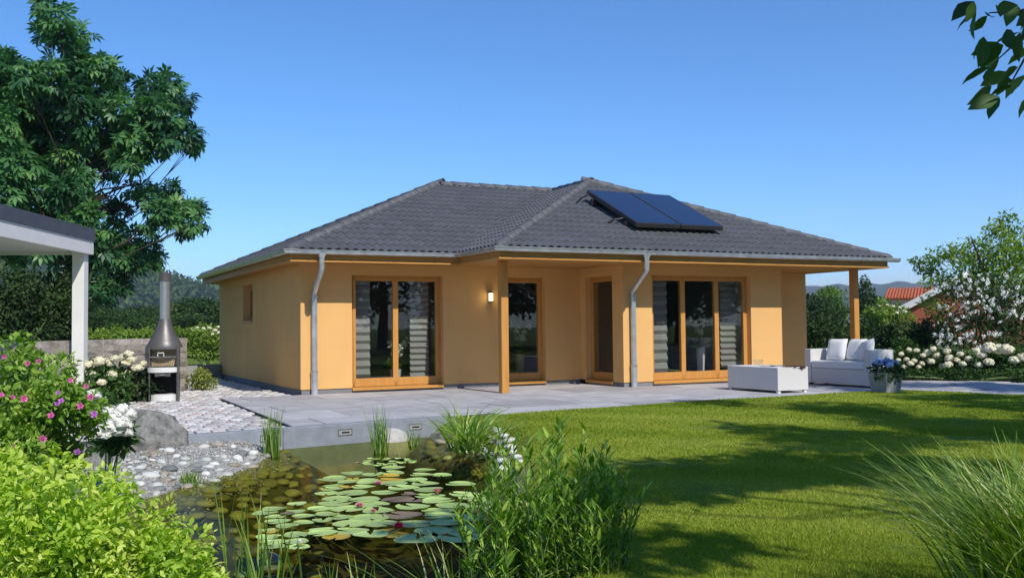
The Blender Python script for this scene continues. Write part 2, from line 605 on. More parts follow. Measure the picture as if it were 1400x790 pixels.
def poly_dist(x, y, poly):
    best = np.full(np.shape(x), 1e9)
    n = len(poly)
    for i in range(n):
        x1, y1 = poly[i][:2]
        x2, y2 = poly[(i+1) % n][:2]
        dx, dy = x2-x1, y2-y1
        t = np.clip(((x-x1)*dx+(y-y1)*dy)/(dx*dx+dy*dy+1e-12), 0, 1)
        best = np.minimum(best, np.hypot(x-x1-t*dx, y-y1-t*dy))
    return best


def smooth_poly(poly, it=2):
    p = [tuple(q[:2]) for q in poly]
    for _ in range(it):
        o = []
        for i in range(len(p)):
            a, b = p[i], p[(i+1) % len(p)]
            o += [(a[0]*.75+b[0]*.25, a[1]*.75+b[1]*.25), (a[0]*.25+b[0]*.75, a[1]*.25+b[1]*.75)]
        p = o
    return p


def clip_half(poly, a, b, c):
    """keep a*x+b*y<=c"""
    o = []
    for i in range(len(poly)):
        p, q = poly[i], poly[(i+1) % len(poly)]
        dp, dq = a*p[0]+b*p[1]-c, a*q[0]+b*q[1]-c
        if dp <= 0:
            o.append(p)
        if (dp < 0 < dq) or (dq < 0 < dp):
            t = dp/(dp-dq)
            o.append((p[0]+(q[0]-p[0])*t, p[1]+(q[1]-p[1])*t))
    return o


# ================================================================== THE GROUND
WATER_Z = -0.25
POND = smooth_poly([gp(u, v, WATER_Z) for u, v in ((390, 607), (480, 597), (560, 590), (580, 594), (602, 606), (645, 612), (690, 628), (716, 690), (770, 800),
       (640, 880), (300, 900), (120, 760), (172, 690), (225, 672), (285, 655), (335, 640), (372, 622))], 2)
KERB_L, KERB_R = np.array((-3.05, -6.30)), np.array((0.62, -5.72))
LAWN_EDGE = [(0.62, -5.86), (0.98, -6.03), (2.55, -5.70), (4.24, -5.50), (5.80, -5.42), (7.8, -5.36), (9.75, -5.36)]
LAWN = LAWN_EDGE+[(10.15, -7.2), (11.6, -9.4), (15, -12.5), (16, -30), (-9, -30), (-5.2, -17.0), (-2.6, -13.5), (-0.6, -9.5), (0.1, -7.5), (0.25, -6.6)]
HARD = [(-6.5, 12), (-6.5, -6.30), (-3.05, -6.30), (0.62, -5.72)]+LAWN_EDGE+[(10.15, -7.2), (11.6, -9.4), (15, -12.5), (19, -10.5), (16.5, -4.6), (13.2, -3.05), (13.2, 12)]


def ground_h(x, y):
    x = np.asarray(x, float)
    y = np.asarray(y, float)
    d = poly_dist(x, y, POND)
    ins = in_poly(x, y, POND)
    left = np.clip((-1.2-x)/1.6, 0, 1)*np.clip((y+10.5)/2.0, 0, 1)       # the gentle pebbled shore
    base = -0.005-0.10*np.clip((-2.4-x)/1.0, 0, 1)*(y < -6.2)
    slope_o = 0.60-0.42*left
    slope_i = 0.75-0.50*left
    zo = np.minimum(WATER_Z+0.005+d*slope_o, base)
    zi = WATER_Z-np.minimum(d*slope_i, 0.85)
    z = np.where(ins, zi, zo)
    hard = in_poly(x, y, HARD)
    z = np.where(hard & ~ins, np.minimum(z, -0.10), z)
    return z


def ground():
    xs = np.unique(np.concatenate([np.array([-2500, -1200, -600, -300, -150, -80, -45, -25, -15]), np.arange(-10, -5.5, 0.4), np.arange(-5.5, 2.2, 0.07),
                   np.arange(2.2, 12, 0.4), np.array([13, 15, 18, 25, 45, 80, 150, 300, 600, 1200, 2500])]))
    ys = np.unique(np.concatenate([np.array([-2500, -1000, -400, -150, -60, -35, -25]), np.arange(-22, -15.5, 0.5), np.arange(-15.5, -5.4, 0.07),
                   np.arange(-5.4, 12, 0.8), np.array([13, 16, 22, 35, 60, 110, 200, 400, 800, 1500, 3000])]))
    X, Y = np.meshgrid(xs, ys)
    Z = ground_h(X, Y)
    near = (np.abs(X) < 30) & (np.abs(Y) < 30)
    Z = Z+np.where(near & ~in_poly(X, Y, HARD), 0.012*np.sin(X*3.1+1.3*np.sin(Y*2.2))*np.sin(Y*2.7), 0)
    V = np.stack([X, Y, Z], -1).reshape(-1, 3)
    nx, ny = len(xs), len(ys)
    i, j = np.meshgrid(np.arange(nx-1), np.arange(ny-1))
    a = (j*nx+i).ravel()
    Fq = np.stack([a, a+1, a+nx+1, a+nx], 1)
    m, t, N, L = nodes('ground_soil_turf')
    out = N('OutputMaterial')
    p = N('BsdfPrincipled')
    p.inputs['Roughness'].default_value = 0.95
    p.inputs['Specular IOR Level'].default_value = 0.15
    at = N('Attribute')
    at.attribute_name = 'zone'
    tc = N('TexCoord')

    def noise(sc, de=6):
        n = N('TexNoise')
        n.inputs['Scale'].default_value = sc
        n.inputs['Detail'].default_value = de
        L(tc.outputs['Object'], n.inputs[0])
        return n

    def ramp(src, c0, c1, p0=0.35, p1=0.65):
        r = N('ValToRGB')
        r.color_ramp.elements[0].position, r.color_ramp.elements[1].position = p0, p1
        r.color_ramp.elements[0].color, r.color_ramp.elements[1].color = (*c0, 1), (*c1, 1)
        L(src, r.inputs[0])
        return r.outputs[0]
    n1, n2, n3 = noise(0.9), noise(26), noise(5)
    turf = ramp(n3.outputs[0], (0.10, 0.15, 0.02), (0.16, 0.21, 0.03))
    grav = ramp(n2.outputs[0], (0.20, 0.19, 0.17), (0.46, 0.45, 0.42))
    mud = ramp(n3.outputs[0], (0.034, 0.034, 0.010), (0.11, 0.10, 0.03))
    mx = N('Mix')
    mx.data_type = 'RGBA'
    mr = N('MapRange')
    L(at.outputs['Fac'], mr.inputs[0])
    L(mr.outputs[0], mx.inputs[0])
    L(turf, mx.inputs[6])
    L(grav, mx.inputs[7])
    mr2 = N('MapRange')
    mr2.inputs[1].default_value, mr2.inputs[2].default_value = 1.0, 2.0
    L(at.outputs['Fac'], mr2.inputs[0])
    mx2 = N('Mix')
    mx2.data_type = 'RGBA'
    L(mr2.outputs[0], mx2.inputs[0])
    L(mx.outputs[2], mx2.inputs[6])
    L(mud, mx2.inputs[7])
    L(mx2.outputs[2], p.inputs['Base Color'])
    b = N('Bump')
    b.inputs['Strength'].default_value = 0.6
    b.inputs['Distance'].default_value = 0.03
    L(n2.outputs[0], b.inputs['Height'])
    L(b.outputs[0], p.inputs['Normal'])
    L(p.outputs[0], out.inputs[0])
    me = mesh_np('ground', V, Fq, m, smooth=True)
    ins = in_poly(X, Y, POND)
    d = poly_dist(X, Y, POND)
    zone = np.where(ins, np.clip(1.0+d*2.5, 1, 2), 0.0)
    bank = (~ins) & (X < -1.2) & (Y > -11) & (Y < -6) & (d < 1.3)
    zone = np.where(bank, 1.0, zone)
    zone = np.where((~ins) & (d < 0.12) & ~bank, 1.7, zone)
    a = me.attributes.new('zone', 'FLOAT', 'POINT')
    a.data.foreach_set('value', zone.ravel().astype(np.float32))
    link('ground', me, kind='structure')


ground()

# water
wm = glassmat('pond_water', (0.66, 0.68, 0.38), 1.33, 0.0, 0.14, 4.0, boost=0.15)
wp = []
cxp, cyp = np.mean([p[0] for p in POND]), np.mean([p[1] for p in POND])
for px, py in POND:
    dx, dy = px-cxp, py-cyp
    l = math.hypot(dx, dy)
    wp.append((px+dx/l*0.12, py+dy/l*0.12))
bm = bmesh.new()
bm.faces.new([bm.verts.new((x, y, WATER_Z)) for x, y in wp])
me = bpy.data.meshes.new('water')
bm.normal_update()
bm.to_mesh(me)
bm.free()
link('water', me, mat=wm, kind='structure')

# terrace: slabs over a sand bed
terr = link('terrace', MB().prism([(-1.62, -5.98), (0.62, -5.62), (0.98, -5.93), (2.55, -5.6), (4.24, -5.4), (5.8, -5.32), (9.75, -5.26), (13.2, -3.0), (13.2, 0.0), (-1.45, 0.0)], -0.09, -0.012).mesh('terrace'), mat=MT['joint'], kind='structure')
kd = (KERB_R-KERB_L)/np.linalg.norm(KERB_R-KERB_L)
kn = np.array((-kd[1], kd[0]))
KW = 0.16


def slab_polys():
    out = []
    sx, sy = 1.25, 1.2
    row = 0
    y = -0.02
    while y > -7.5:
        x = -2.4-(0.6 if row % 2 else 0)
        while x < 13.6:
            poly = [(x+.007, y-sy+.007), (x+sx-.007, y-sy+.007), (x+sx-.007, y-.007), (x+.007, y-.007)]
            # behind the kerb's back edge
            c = float(np.dot(kn, KERB_L))+KW+.006
            if x < 0.62:
                poly = clip_half(poly, -kn[0], -kn[1], -c)
            # right of the cobble edge line (-1.47,-0.2) .. (-1.61,-5.9)
            if poly:
                nx_, ny_ = 5.7, -0.14
                cc = nx_*-1.47+ny_*-0.21
                poly = clip_half(poly, -nx_, -ny_, -cc-.03)
            if len(poly) >= 3:
                ar = 0.5*abs(sum(poly[i][0]*poly[(i+1) % len(poly)][1]-poly[(i+1) % len(poly)][0]*poly[i][1] for i in range(len(poly))))
                cxx = np.mean([q[0] for q in poly])
                cyy = np.mean([q[1] for q in poly])
                lim = np.interp(cxx, [-3, .62, 2.55, 5.8, 9.75, 13], [-7, -6.3, -6.3, -6.0, -6.0, -4.0])
                if ar > 0.02 and cyy > lim-0.25:
                    out.append(poly)
            x += sx
        y -= sy
        row += 1
    return out


for k, poly in enumerate(slab_polys()):
    MB().prism(poly, -0.03, 0.0+R.uniform(-.0015, .0015)).build('slab', MT['slab'], terr)

# kerb blocks along the pond
kerb = link('kerb', MB().prism([tuple(KERB_L+kn*.03-kd*.0), tuple(KERB_R+kn*.03), tuple(KERB_R+kn*(KW-.02)), tuple(KERB_L+kn*(KW-.02))], -0.75, -0.02).mesh('kerb'), mat=MT['kerb'], kind='structure')
LK = np.linalg.norm(KERB_R-KERB_L)
cuts = [0, 1.28, 2.55, LK]
for a, b in zip(cuts[:-1], cuts[1:]):
    p0, p1 = KERB_L+kd*(a+.002), KERB_L+kd*(b-.002)
    MB().prism([tuple(p0), tuple(p1), tuple(p1+kn*KW), tuple(p0+kn*KW)], -0.70, 0.006).build('kerb_stone', MT['kerb'], kerb, bevel=0.006, seg=1)
for px, lab in ((366, 'small recessed light in the kerb right behind a reed clump among pebbles'), (472, 'recessed rectangular light in the bare stretch of kerb between the reed clumps'),
                (568, 'recessed rectangular light in the kerb above the large white pebble')):
    # where the pixel column meets the kerb face
    d = ray(px, 590)
    A = np.array([[d[0], -kd[0]], [d[1], -kd[1]]])
    t = np.linalg.solve(A, KERB_L-CAM[:2])[1]
    c = KERB_L+kd*t
    e = empty('recessed_light', (c[0], c[1], -0.10), lab, 'light', 'lights set into the pond kerb', math.atan2(kd[1], kd[0]))
    e2 = lambda mb, n, mt: link(n, mb.mesh(n), None, mt)
    fr = MB()
    fr.box(-.10, .10, -.006, .004, .032, .042).box(-.10, .10, -.006, .004, -.042, -.032).box(-.10, -.088, -.006, .004, -.032, .032).box(.088, .10, -.006, .004, -.032, .032)
    o = link('frame', fr.mesh('frame'), None, MT['steel'])
    o.parent = e
    o = link('lens', MB().box(-.087, .087, -.002, .004, -.031, .031).mesh('lens'), None, MT['concrete'])
    o.parent = e
    o = link('louvre', MB().box(-.05, .06, -.005, -.002, -.012, .008).mesh('louvre'), None, MT['black'])
    o.parent = e

# paved path to the right of the terrace
MB().prism([(9.7, -5.36), (10.15, -7.2), (11.6, -9.4), (15, -12.5), (19, -10.5), (16.5, -4.6), (13.2, -3.05), (13.25, -2.9)], -0.09, -0.016).build('path', MT['slab'], kind='structure')

# cobbled yard
COB = [(-5.6, 4.8), (-6.4, -1.0), (-5.2, -4.2), (-4.3, -6.0), (-3.05, -6.14), (-1.62, -5.92), (-1.48, -0.2), (-0.06, -0.16), (-0.06, 9.5), (-0.9, 9.5), (-1.6, 4.6)]
yard = link('cobbled_yard', MB().prism(COB, -0.09, -0.035).mesh('cobbled_yard'), mat=MT['joint'], kind='structure')


def sett_mesh(w, l, seed):
    r = random.Random(seed)
    pts = []
    k = 0.012
    for sx, sy in ((-1, -1), (1, -1), (1, 1), (-1, 1)):
        pts.append((sx*(w/2-r.uniform(.008, .016)), sy*(l/2-r.uniform(.010, .022))))
    V = [(x, y, -.05) for x, y in pts]+[(x, y, -.008+r.uniform(-.002, .002)) for x, y in pts]+[(x*(1-.16), y*(1-.16), .004+r.uniform(-.004, .004)) for x, y in pts]
    Fq = []
    for q in (0, 4):
        Fq += [(q+i, q+(i+1) % 4, q+4+(i+1) % 4, q+4+i) for i in range(4)]
    Fq.append((8, 9, 10, 11))
    return V, Fq


def cobbles():
    w, l = 0.27, 0.19
    P = []
    row = 0
    y = -6.3
    while y < 9.5:
        x = -6.5+(l/2 if row % 2 else 0)
        while x < 0:
            P.append((x+R.uniform(-.006, .006), y+R.uniform(-.006, .006)))
            x += l
        y += w
        row += 1
    P = np.array(P)
    ok = in_poly(P[:, 0], P[:, 1], COB) & in_poly(P[:, 0]+.09, P[:, 1], COB) & in_poly(P[:, 0]-.09, P[:, 1], COB) & in_poly(P[:, 0], P[:, 1]-.15, COB)
    P = P[ok]
    # what the photo shows: right of the boulder and flowers, nearest first
    rel = P-CAM[:2]
    fwd = rel@np.array([math.sin(YAW), math.cos(YAW)])
    side = rel@np.array([math.cos(YAW), -math.sin(YAW)])
    u = 700+F_PX*side/fwd
    seen = (u > 165)
    order = np.lexsort((np.hypot(rel[:, 0], rel[:, 1]), ~seen))
    P = P[order]
    protos = []
    for s in range(8):
        V, Fq = sett_mesh(l, w, s)
        me = bpy.data.meshes.new('sett')
        me.from_pydata(V, [], Fq)
        me.materials.append(MT['settpink'] if s in (2, 5) else MT['sett'])
        protos.append(me)
    for q in P[:290]:
        o = bpy.data.objects.new('sett', protos[R.randrange(8)])
        COL.objects.link(o)
        o.location = (q[0], q[1], -.006+R.uniform(-.004, .004))
        o.rotation_euler = (0, 0, R.uniform(-.05, .05)+(math.pi if R.random() < .5 else 0))
        o.parent = yard
    V, Fq, rn = [], [], []
    for i, q in enumerate(P[290:]):
        v, f = sett_mesh(l, w, R.randrange(10000))
        n = len(V)
        dz = -.006+R.uniform(-.004, .004)
        V += [(a+q[0], b+q[1], c+dz) for a, b, c in v]
        Fq += [tuple(k+n for k in ff) for ff in f]
        rn += [R.random()]*12
    link('setts', mesh_np('setts', V, np.array(Fq), MT['sett_s'], rnd=rn), yard, kind='stuff')


cobbles()


# ================================================================== LAWN GRASS
TURF = [p for p in LAWN_EDGE]+[(10.1, -7.2), (11.5, -9.4), (9, -9.5), (2, -8.5), (0.9, -7.6), (0.62, -6.5)]

def lawn_grass():
    n = 950000
    # density falls with distance from the camera, sampled along the view wedge
    fwd0 = np.array([math.sin(YAW), math.cos(YAW)])
    rt0 = np.array([math.cos(YAW), -math.sin(YAW)])
    t = RNG.random(n)
    dist = 3.6*(21.0/3.6)**t
    side = (RNG.random(n)*1.42-0.16)*0.62*dist-0.0
    x = CAM[0]+fwd0[0]*dist+rt0[0]*side
    y = CAM[1]+fwd0[1]*dist+rt0[1]*side
    edge = [(a+RNG.normal()*0.0, b) for a, b in LAWN]
    ok = in_poly(x, y, edge)
    ok &= ~(in_poly(x, y, POND) | (poly_dist(x, y, POND) < 0.05))
    x, y, dist = x[ok], y[ok], dist[ok]
    n = len(x)
    z = ground_h(x, y)
    z = np.where(in_poly(x, y, TURF), 0.003, z)-.003
    h = (0.018+0.012*RNG.random(n))*(1+0.35*np.sin(x*2.1+np.sin(y*1.7)*2)*np.sin(y*1.3))
    h = np.minimum(h, 0.06)
    wd = 0.0019+0.00048*dist
    a = RNG.random(n)*6.283
    dx, dy = np.cos(a)*wd, np.sin(a)*wd
    lx, ly = RNG.normal(size=n)*h*.45, RNG.normal(size=n)*h*.45
    V = np.empty((n, 3, 3))
    V[:, 0] = np.stack([x-dx, y-dy, z], 1)
    V[:, 1] = np.stack([x+dx, y+dy, z], 1)
    V[:, 2] = np.stack([x+lx, y+ly, z+h], 1)
    patch = 0.5+0.26*np.sin(x*0.9+2*np.sin(y*0.6))*np.sin(y*1.1+x*.3)+0.12*np.sin(x*4+y*3)
    tone = np.clip(patch+RNG.normal(size=n)*0.17+(RNG.random(n) < .02)*.4, 0, 1)
    link('lawn', mesh_np('lawn', V.reshape(-1, 3), np.arange(3*n).reshape(-1, 3), LM['lawn'], rnd=np.repeat(tone, 3)), kind='stuff')


lawn_grass()
link('lawn_turf', MB().prism(TURF, -0.09, 0.004).mesh('lawn_turf'),
     mat=M('turf_soil', (0.15, 0.20, 0.03), 0.95, 0.25, 4, 0.5, 60, spec=0.1), kind='structure')
# ================================================================== THE HOUSE
HF = 2.46
house = empty('bungalow_house', (6.0, 3.0, 0.0), 'apricot plastered bungalow with dark tiled hip roof and timber porch posts', 'house')
D_, BAY, SETB = 8.43, -1.66, -0.12
XW, XB, XE = 6.11, 10.25, 12.42
PZ0 = 0.09


def wall(name, axis, fixed, a0, a1, inward, openings, z0=PZ0, z1=HF+.02, th=0.32, rev=0.13):
    """axis 'x': wall runs along x at y=fixed; inward = +1/-1 direction of the room"""
    As = sorted(set([a0, a1]+[o[0] for o in openings]+[o[1] for o in openings]))
    Zs = sorted(set([z0, z1]+[min(max(o[2], z0), z1) for o in openings]+[o[3] for o in openings]))
    V, Fq, mi = [], [], []

    def pt(a, d, z):
        return (a, fixed+inward*d, z) if axis == 'x' else (fixed+inward*d, a, z)

    def quad(ps, m_):
        n = len(V)
        V.extend(ps)
        Fq.append((n, n+1, n+2, n+3))
        mi.append(m_)

    def hole(a, z):
        return any(o[0] < a < o[1] and o[2] < z < o[3] for o in openings)
    for i in range(len(As)-1):
        for j in range(len(Zs)-1):
            if hole((As[i]+As[i+1])/2, (Zs[j]+Zs[j+1])/2):
                continue
            for d, m_ in ((0, 0), (th, 1)):
                quad([pt(As[i], d, Zs[j]), pt(As[i+1], d, Zs[j]), pt(As[i+1], d, Zs[j+1]), pt(As[i], d, Zs[j+1])], m_)
    for o in openings:
        zz0 = max(o[2], z0)
        quad([pt(o[0], 0, zz0), pt(o[0], th, zz0), pt(o[0], th, o[3]), pt(o[0], 0, o[3])], 0)
        quad([pt(o[1], 0, zz0), pt(o[1], th, zz0), pt(o[1], th, o[3]), pt(o[1], 0, o[3])], 0)
        quad([pt(o[0], 0, o[3]), pt(o[1], 0, o[3]), pt(o[1], th, o[3]), pt(o[0], th, o[3])], 0)
        if o[2] > z0:
            quad([pt(o[0], 0, o[2]), pt(o[1], 0, o[2]), pt(o[1], th, o[2]), pt(o[0], th, o[2])], 0)
    me = bpy.data.meshes.new(name)
    me.from_pydata(V, [], Fq)
    me.materials.append(MT['plaster'])
    me.materials.append(MT['inside'])
    me.polygons.foreach_set('material_index', mi)
    bm = bmesh.new()
    bm.from_mesh(me)
    bmesh.ops.remove_doubles(bm, verts=bm.verts, dist=1e-5)
    bmesh.ops.recalc_face_normals(bm, faces=bm.faces)
    bm.to_mesh(me)
    bm.free()
    # plinth, set back a little behind the plaster
    o = link(name, me, house)
    mb = MB()
    if axis == 'x':
        y0, y1 = sorted((fixed+inward*.02, fixed+inward*.26))
        mb.box(a0+.02, a1-.02, y0, y1, -0.05, PZ0-.002)
    else:
        x0, x1 = sorted((fixed+inward*.02, fixed+inward*.26))
        mb.box(x0, x1, a0+.28, a1-.28, -0.05, PZ0-.002)
    mb.build('plinth', MT['plinth'], house)
    return o


W_MAIN = (1.0, 2.90, 0.0, 2.27)
W_DOOR = (4.28, 5.24, 0.0, 2.27)
W_SIDE = (-1.27, -0.20, 0.0, 2.27)
W_BAY = (6.82, 9.39, 0.0, 2.27)
W_LEFT = (4.28, 5.36, 1.38, 2.27)
wall('wall', 'x', 0.0, 0.0, XW, 1, [W_MAIN, W_DOOR])
wall('wall', 'y', XW, BAY, 0.0, 1, [W_SIDE])
wall('wall', 'x', BAY, XW, XB, 1, [W_BAY])
wall('wall', 'y', XB, BAY, SETB, -1, [])
wall('wall', 'x', SETB, XB, XE, 1, [])
wall('wall', 'y', XE, SETB, D_, -1, [])
wall('wall', 'x', D_, 0.0, XE, -1, [])
wall('wall', 'y', 0.0, 0.0, D_, 1, [W_LEFT])


def window(axis, fixed, inward, o, splits, back=0.13, rail=0.17, bottom=0.035):
    a0, a1, z0, z1 = o
    z0 = z0 if z0 > 0.2 else bottom
    hor = MT['woodh']

    def bx(mb, p, q, d0, d1, za, zb):
        lo, hi = sorted((fixed+inward*d0, fixed+inward*d1))
        if axis == 'x':
            mb.box(p, q, lo, hi, za, zb)
        else:
            mb.box(lo, hi, p, q, za, zb)
    g = 0.002
    j = 0.055

    def ring(p, q, za, zb, wl, wb, wt, d0, d1, name, parent):
        V = []
        for d in (d0, d1):
            dd = fixed+inward*d
            for a_, z_ in ((p, za), (q, za), (q, zb), (p, zb), (p+wl, za+wb), (q-wl, za+wb), (q-wl, zb-wt), (p+wl, zb-wt)):
                V.append((a_, dd, z_) if axis == 'x' else (dd, a_, z_))
        Fq = []
        for k in range(4):
            n_ = (k+1) % 4
            Fq += [(k, n_, 4+n_, 4+k), (8+k, 8+n_, 12+n_, 12+k), (k, n_, 8+n_, 8+k), (4+k, 4+n_, 12+n_, 12+k)]
        return MB().add(V, Fq).build(name, MT['wood'], parent, bevel=0.004, seg=1)
    win = ring(a0+g, a1-g, z0+.06, z1-g, j, .012, j, back, back+.09, 'window', house)
    s = MB()
    bx(s, a0+g, a1-g, -.028 if z0 < .2 else -.03, back+.09, z0, z0+.058)
    s.build('sill', hor, win, bevel=0.004, seg=1)
    xs = [a0+j+.003]+list(splits)+[a1-j-.003]
    for p, q in zip(xs[:-1], xs[1:]):
        p, q = p+.004, q-.004
        sw = 0.052
        zb, zt = z0+.075, z1-j-.004
        ring(p, q, zb, zt, sw, (rail-.02 if z0 < .2 else .05), sw, back-.012, back+.06, 'sash', win)
        m = MB()
        bx(m, p+sw-.004, q-sw+.004, back+.020, back+.024, zb+.04, zt-sw+.004)
        m.build('pane', MT['glass'], win)
    return win


window('x', 0.0, 1, W_MAIN, [1.93])
window('x', 0.0, 1, W_DOOR, [])
window('y', XW, 1, W_SIDE, [])
window('x', BAY, 1, W_BAY, [7.68, 8.56])
window('y', 0.0, 1, W_LEFT, [], back=0.16)

# porch posts
for px, py in ((3.37, -1.79), (12.28, -1.80)):
    MB().box(px-.075, px+.075, py-.075, py+.075, 0.0, HF).build('post', MT['wood'], house, bevel=0.008, seg=1)


def sweep(path, prof, name, mat, parent, closed_prof=True, smooth=False, caps=True):
    n = len(prof)
    V, Fq = [], []
    for i, p in enumerate(path):
        ns = []
        if i > 0:
            d = Vector(p)-Vector(path[i-1])
            d.normalize()
            ns.append(Vector((d.y, -d.x)))
        if i < len(path)-1:
            d = Vector(path[i+1])-Vector(p)
            d.normalize()
            ns.append(Vector((d.y, -d.x)))
        nn = ns[0] if len(ns) == 1 else (ns[0]+ns[1])/(1+ns[0].dot(ns[1]))
        for off, z in prof:
            V.append((p[0]+nn.x*off, p[1]+nn.y*off, z))
    kmax = n if closed_prof else n-1
    for i in range(len(path)-1):
        for k in range(kmax):
            Fq.append((i*n+k, i*n+(k+1) % n, (i+1)*n+(k+1) % n, (i+1)*n+k))
    if caps and closed_prof:
        Fq.append(tuple(range(n)))
        Fq.append(tuple((len(path)-1)*n+k for k in range(n)))
    return MB().add(V, Fq).build(name, mat, parent, smooth=smooth)


FX0, FY0, LX, PY, RX, BY = -0.36, -0.76, 2.93, -2.56, 12.53, 8.96
fas = [(FX0, BY), (FX0, FY0), (LX, FY0), (LX, PY), (RX, PY), (RX, BY)]
fo = sweep(fas, [(-.03, HF-.01), (0.0, HF-.01), (0.0, HF+.175), (-.03, HF+.175)], 'fascia', MT['woodh'], house)
sweep(fas, [(.002, HF-.012), (.022, HF-.012), (.022, HF+.022), (.002, HF+.030)], 'fascia_lip', MT['woodh'], fo)
bm = bmesh.new()
ins_ = [(FX0+.03, BY-.03), (FX0+.03, FY0+.03), (LX+.03, FY0+.03), (LX+.03, PY+.03), (RX-.03, PY+.03), (RX-.03, BY-.03)]
f1 = bm.faces.new([bm.verts.new((x, y, HF+.004)) for x, y in ins_])
ex = bmesh.ops.extrude_face_region(bm, geom=[f1])
for v in ex['geom']:
    if isinstance(v, bmesh.types.BMVert):
        v.co.z += .016
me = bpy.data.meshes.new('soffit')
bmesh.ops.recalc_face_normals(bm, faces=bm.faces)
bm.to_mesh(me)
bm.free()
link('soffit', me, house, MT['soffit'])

# roof
OV = 0.07
EX0, EY0, EC, EPY, ER = FX0-OV, FY0-OV, LX-OV, PY-OV, RX+OV
TP = 0.43
ZE = HF+.195
MW = (ER-EC)/2
APX = (EC+MW, EPY+MW)
RY = EY0+MW
EB = EY0+2*MW
ZR = ZE+MW*TP
dz = -0.02
dv = [(EX0, EY0, ZE+dz), (EC, EY0, ZE+dz), (EC, EPY, ZE+dz), (ER, EPY, ZE+dz), (ER, EB, ZE+dz), (EX0, EB, ZE+dz),
      (EX0+MW, RY, ZR+dz), (APX[0], RY, ZR+dz), (APX[0], APX[1], ZR+dz)]
mb = MB().add(dv, [(0, 1, 7, 6), (1, 2, 8, 7), (2, 3, 8), (3, 4, 7, 8), (4, 5, 6, 7), (5, 0, 6)])
roof = mb.build('roof', MT['deck'], house)
UL = math.sqrt(1+TP*TP)
SL = MW*UL
TW, TL = 0.33, 0.335
NS = 10
_cap = 300


def tile_vf(front=0.024):
    V, Fq = [], []
    for k in range(NS+1):
        s = TW*k/NS
        ph = (s/(TW/2)) % 1.0
        h = 0.042*(0.5-0.5*math.cos(2*math.pi*ph))**0.75
        V += [(s, -.012, h+front), (s, TL+.03, h+.004), (s, -.012, h+front-.016)]
    for k in range(NS):
        a = 3*k
        Fq += [(a, a+3, a+4, a+1), (a+2, a+5, a+3, a)]
    return V, Fq


def plane_frame(o, s, t):
    s = Vector(s).normalized()
    t = Vector(t).normalized()
    n = s.cross(t).normalized()
    return Matrix(((s.x, t.x, n.x, o[0]), (s.y, t.y, n.y, o[1]), (s.z, t.z, n.z, o[2]), (0, 0, 0, 1)))


PLANES = {
    # name: frame, s-range at t=0, slopes of the left and right limits per unit t
    'cross_front': (plane_frame((EC, EPY, ZE), (1, 0, 0), (0, 1, TP)), 0.0, 2*MW, 1/UL, -1/UL),
    'main_front': (plane_frame((EX0, EY0, ZE), (1, 0, 0), (0, 1, TP)), 0.0, EC-EX0, 1/UL, 1/UL),
    'cross_left': (plane_frame((EC, EY0, ZE), (0, -1, 0), (1, 0, TP)), 0.0, EY0-EPY, -1/UL, -1/UL),
    'left': (plane_frame((EX0, EB, ZE), (0, -1, 0), (1, 0, TP)), 0.0, 2*MW, 1/UL, -1/UL),
    'right': (plane_frame((ER, EPY, ZE), (0, 1, 0), (-1, 0, TP)), 0.0, EB-EPY, 1/UL, -1/UL),
}
TVv, TFf = tile_vf()
proto_tile = bpy.data.meshes.new('roof_tile')
proto_tile.from_pydata(TVv, [], TFf)
proto_tile.materials.append(MT['tile'])
made = 0
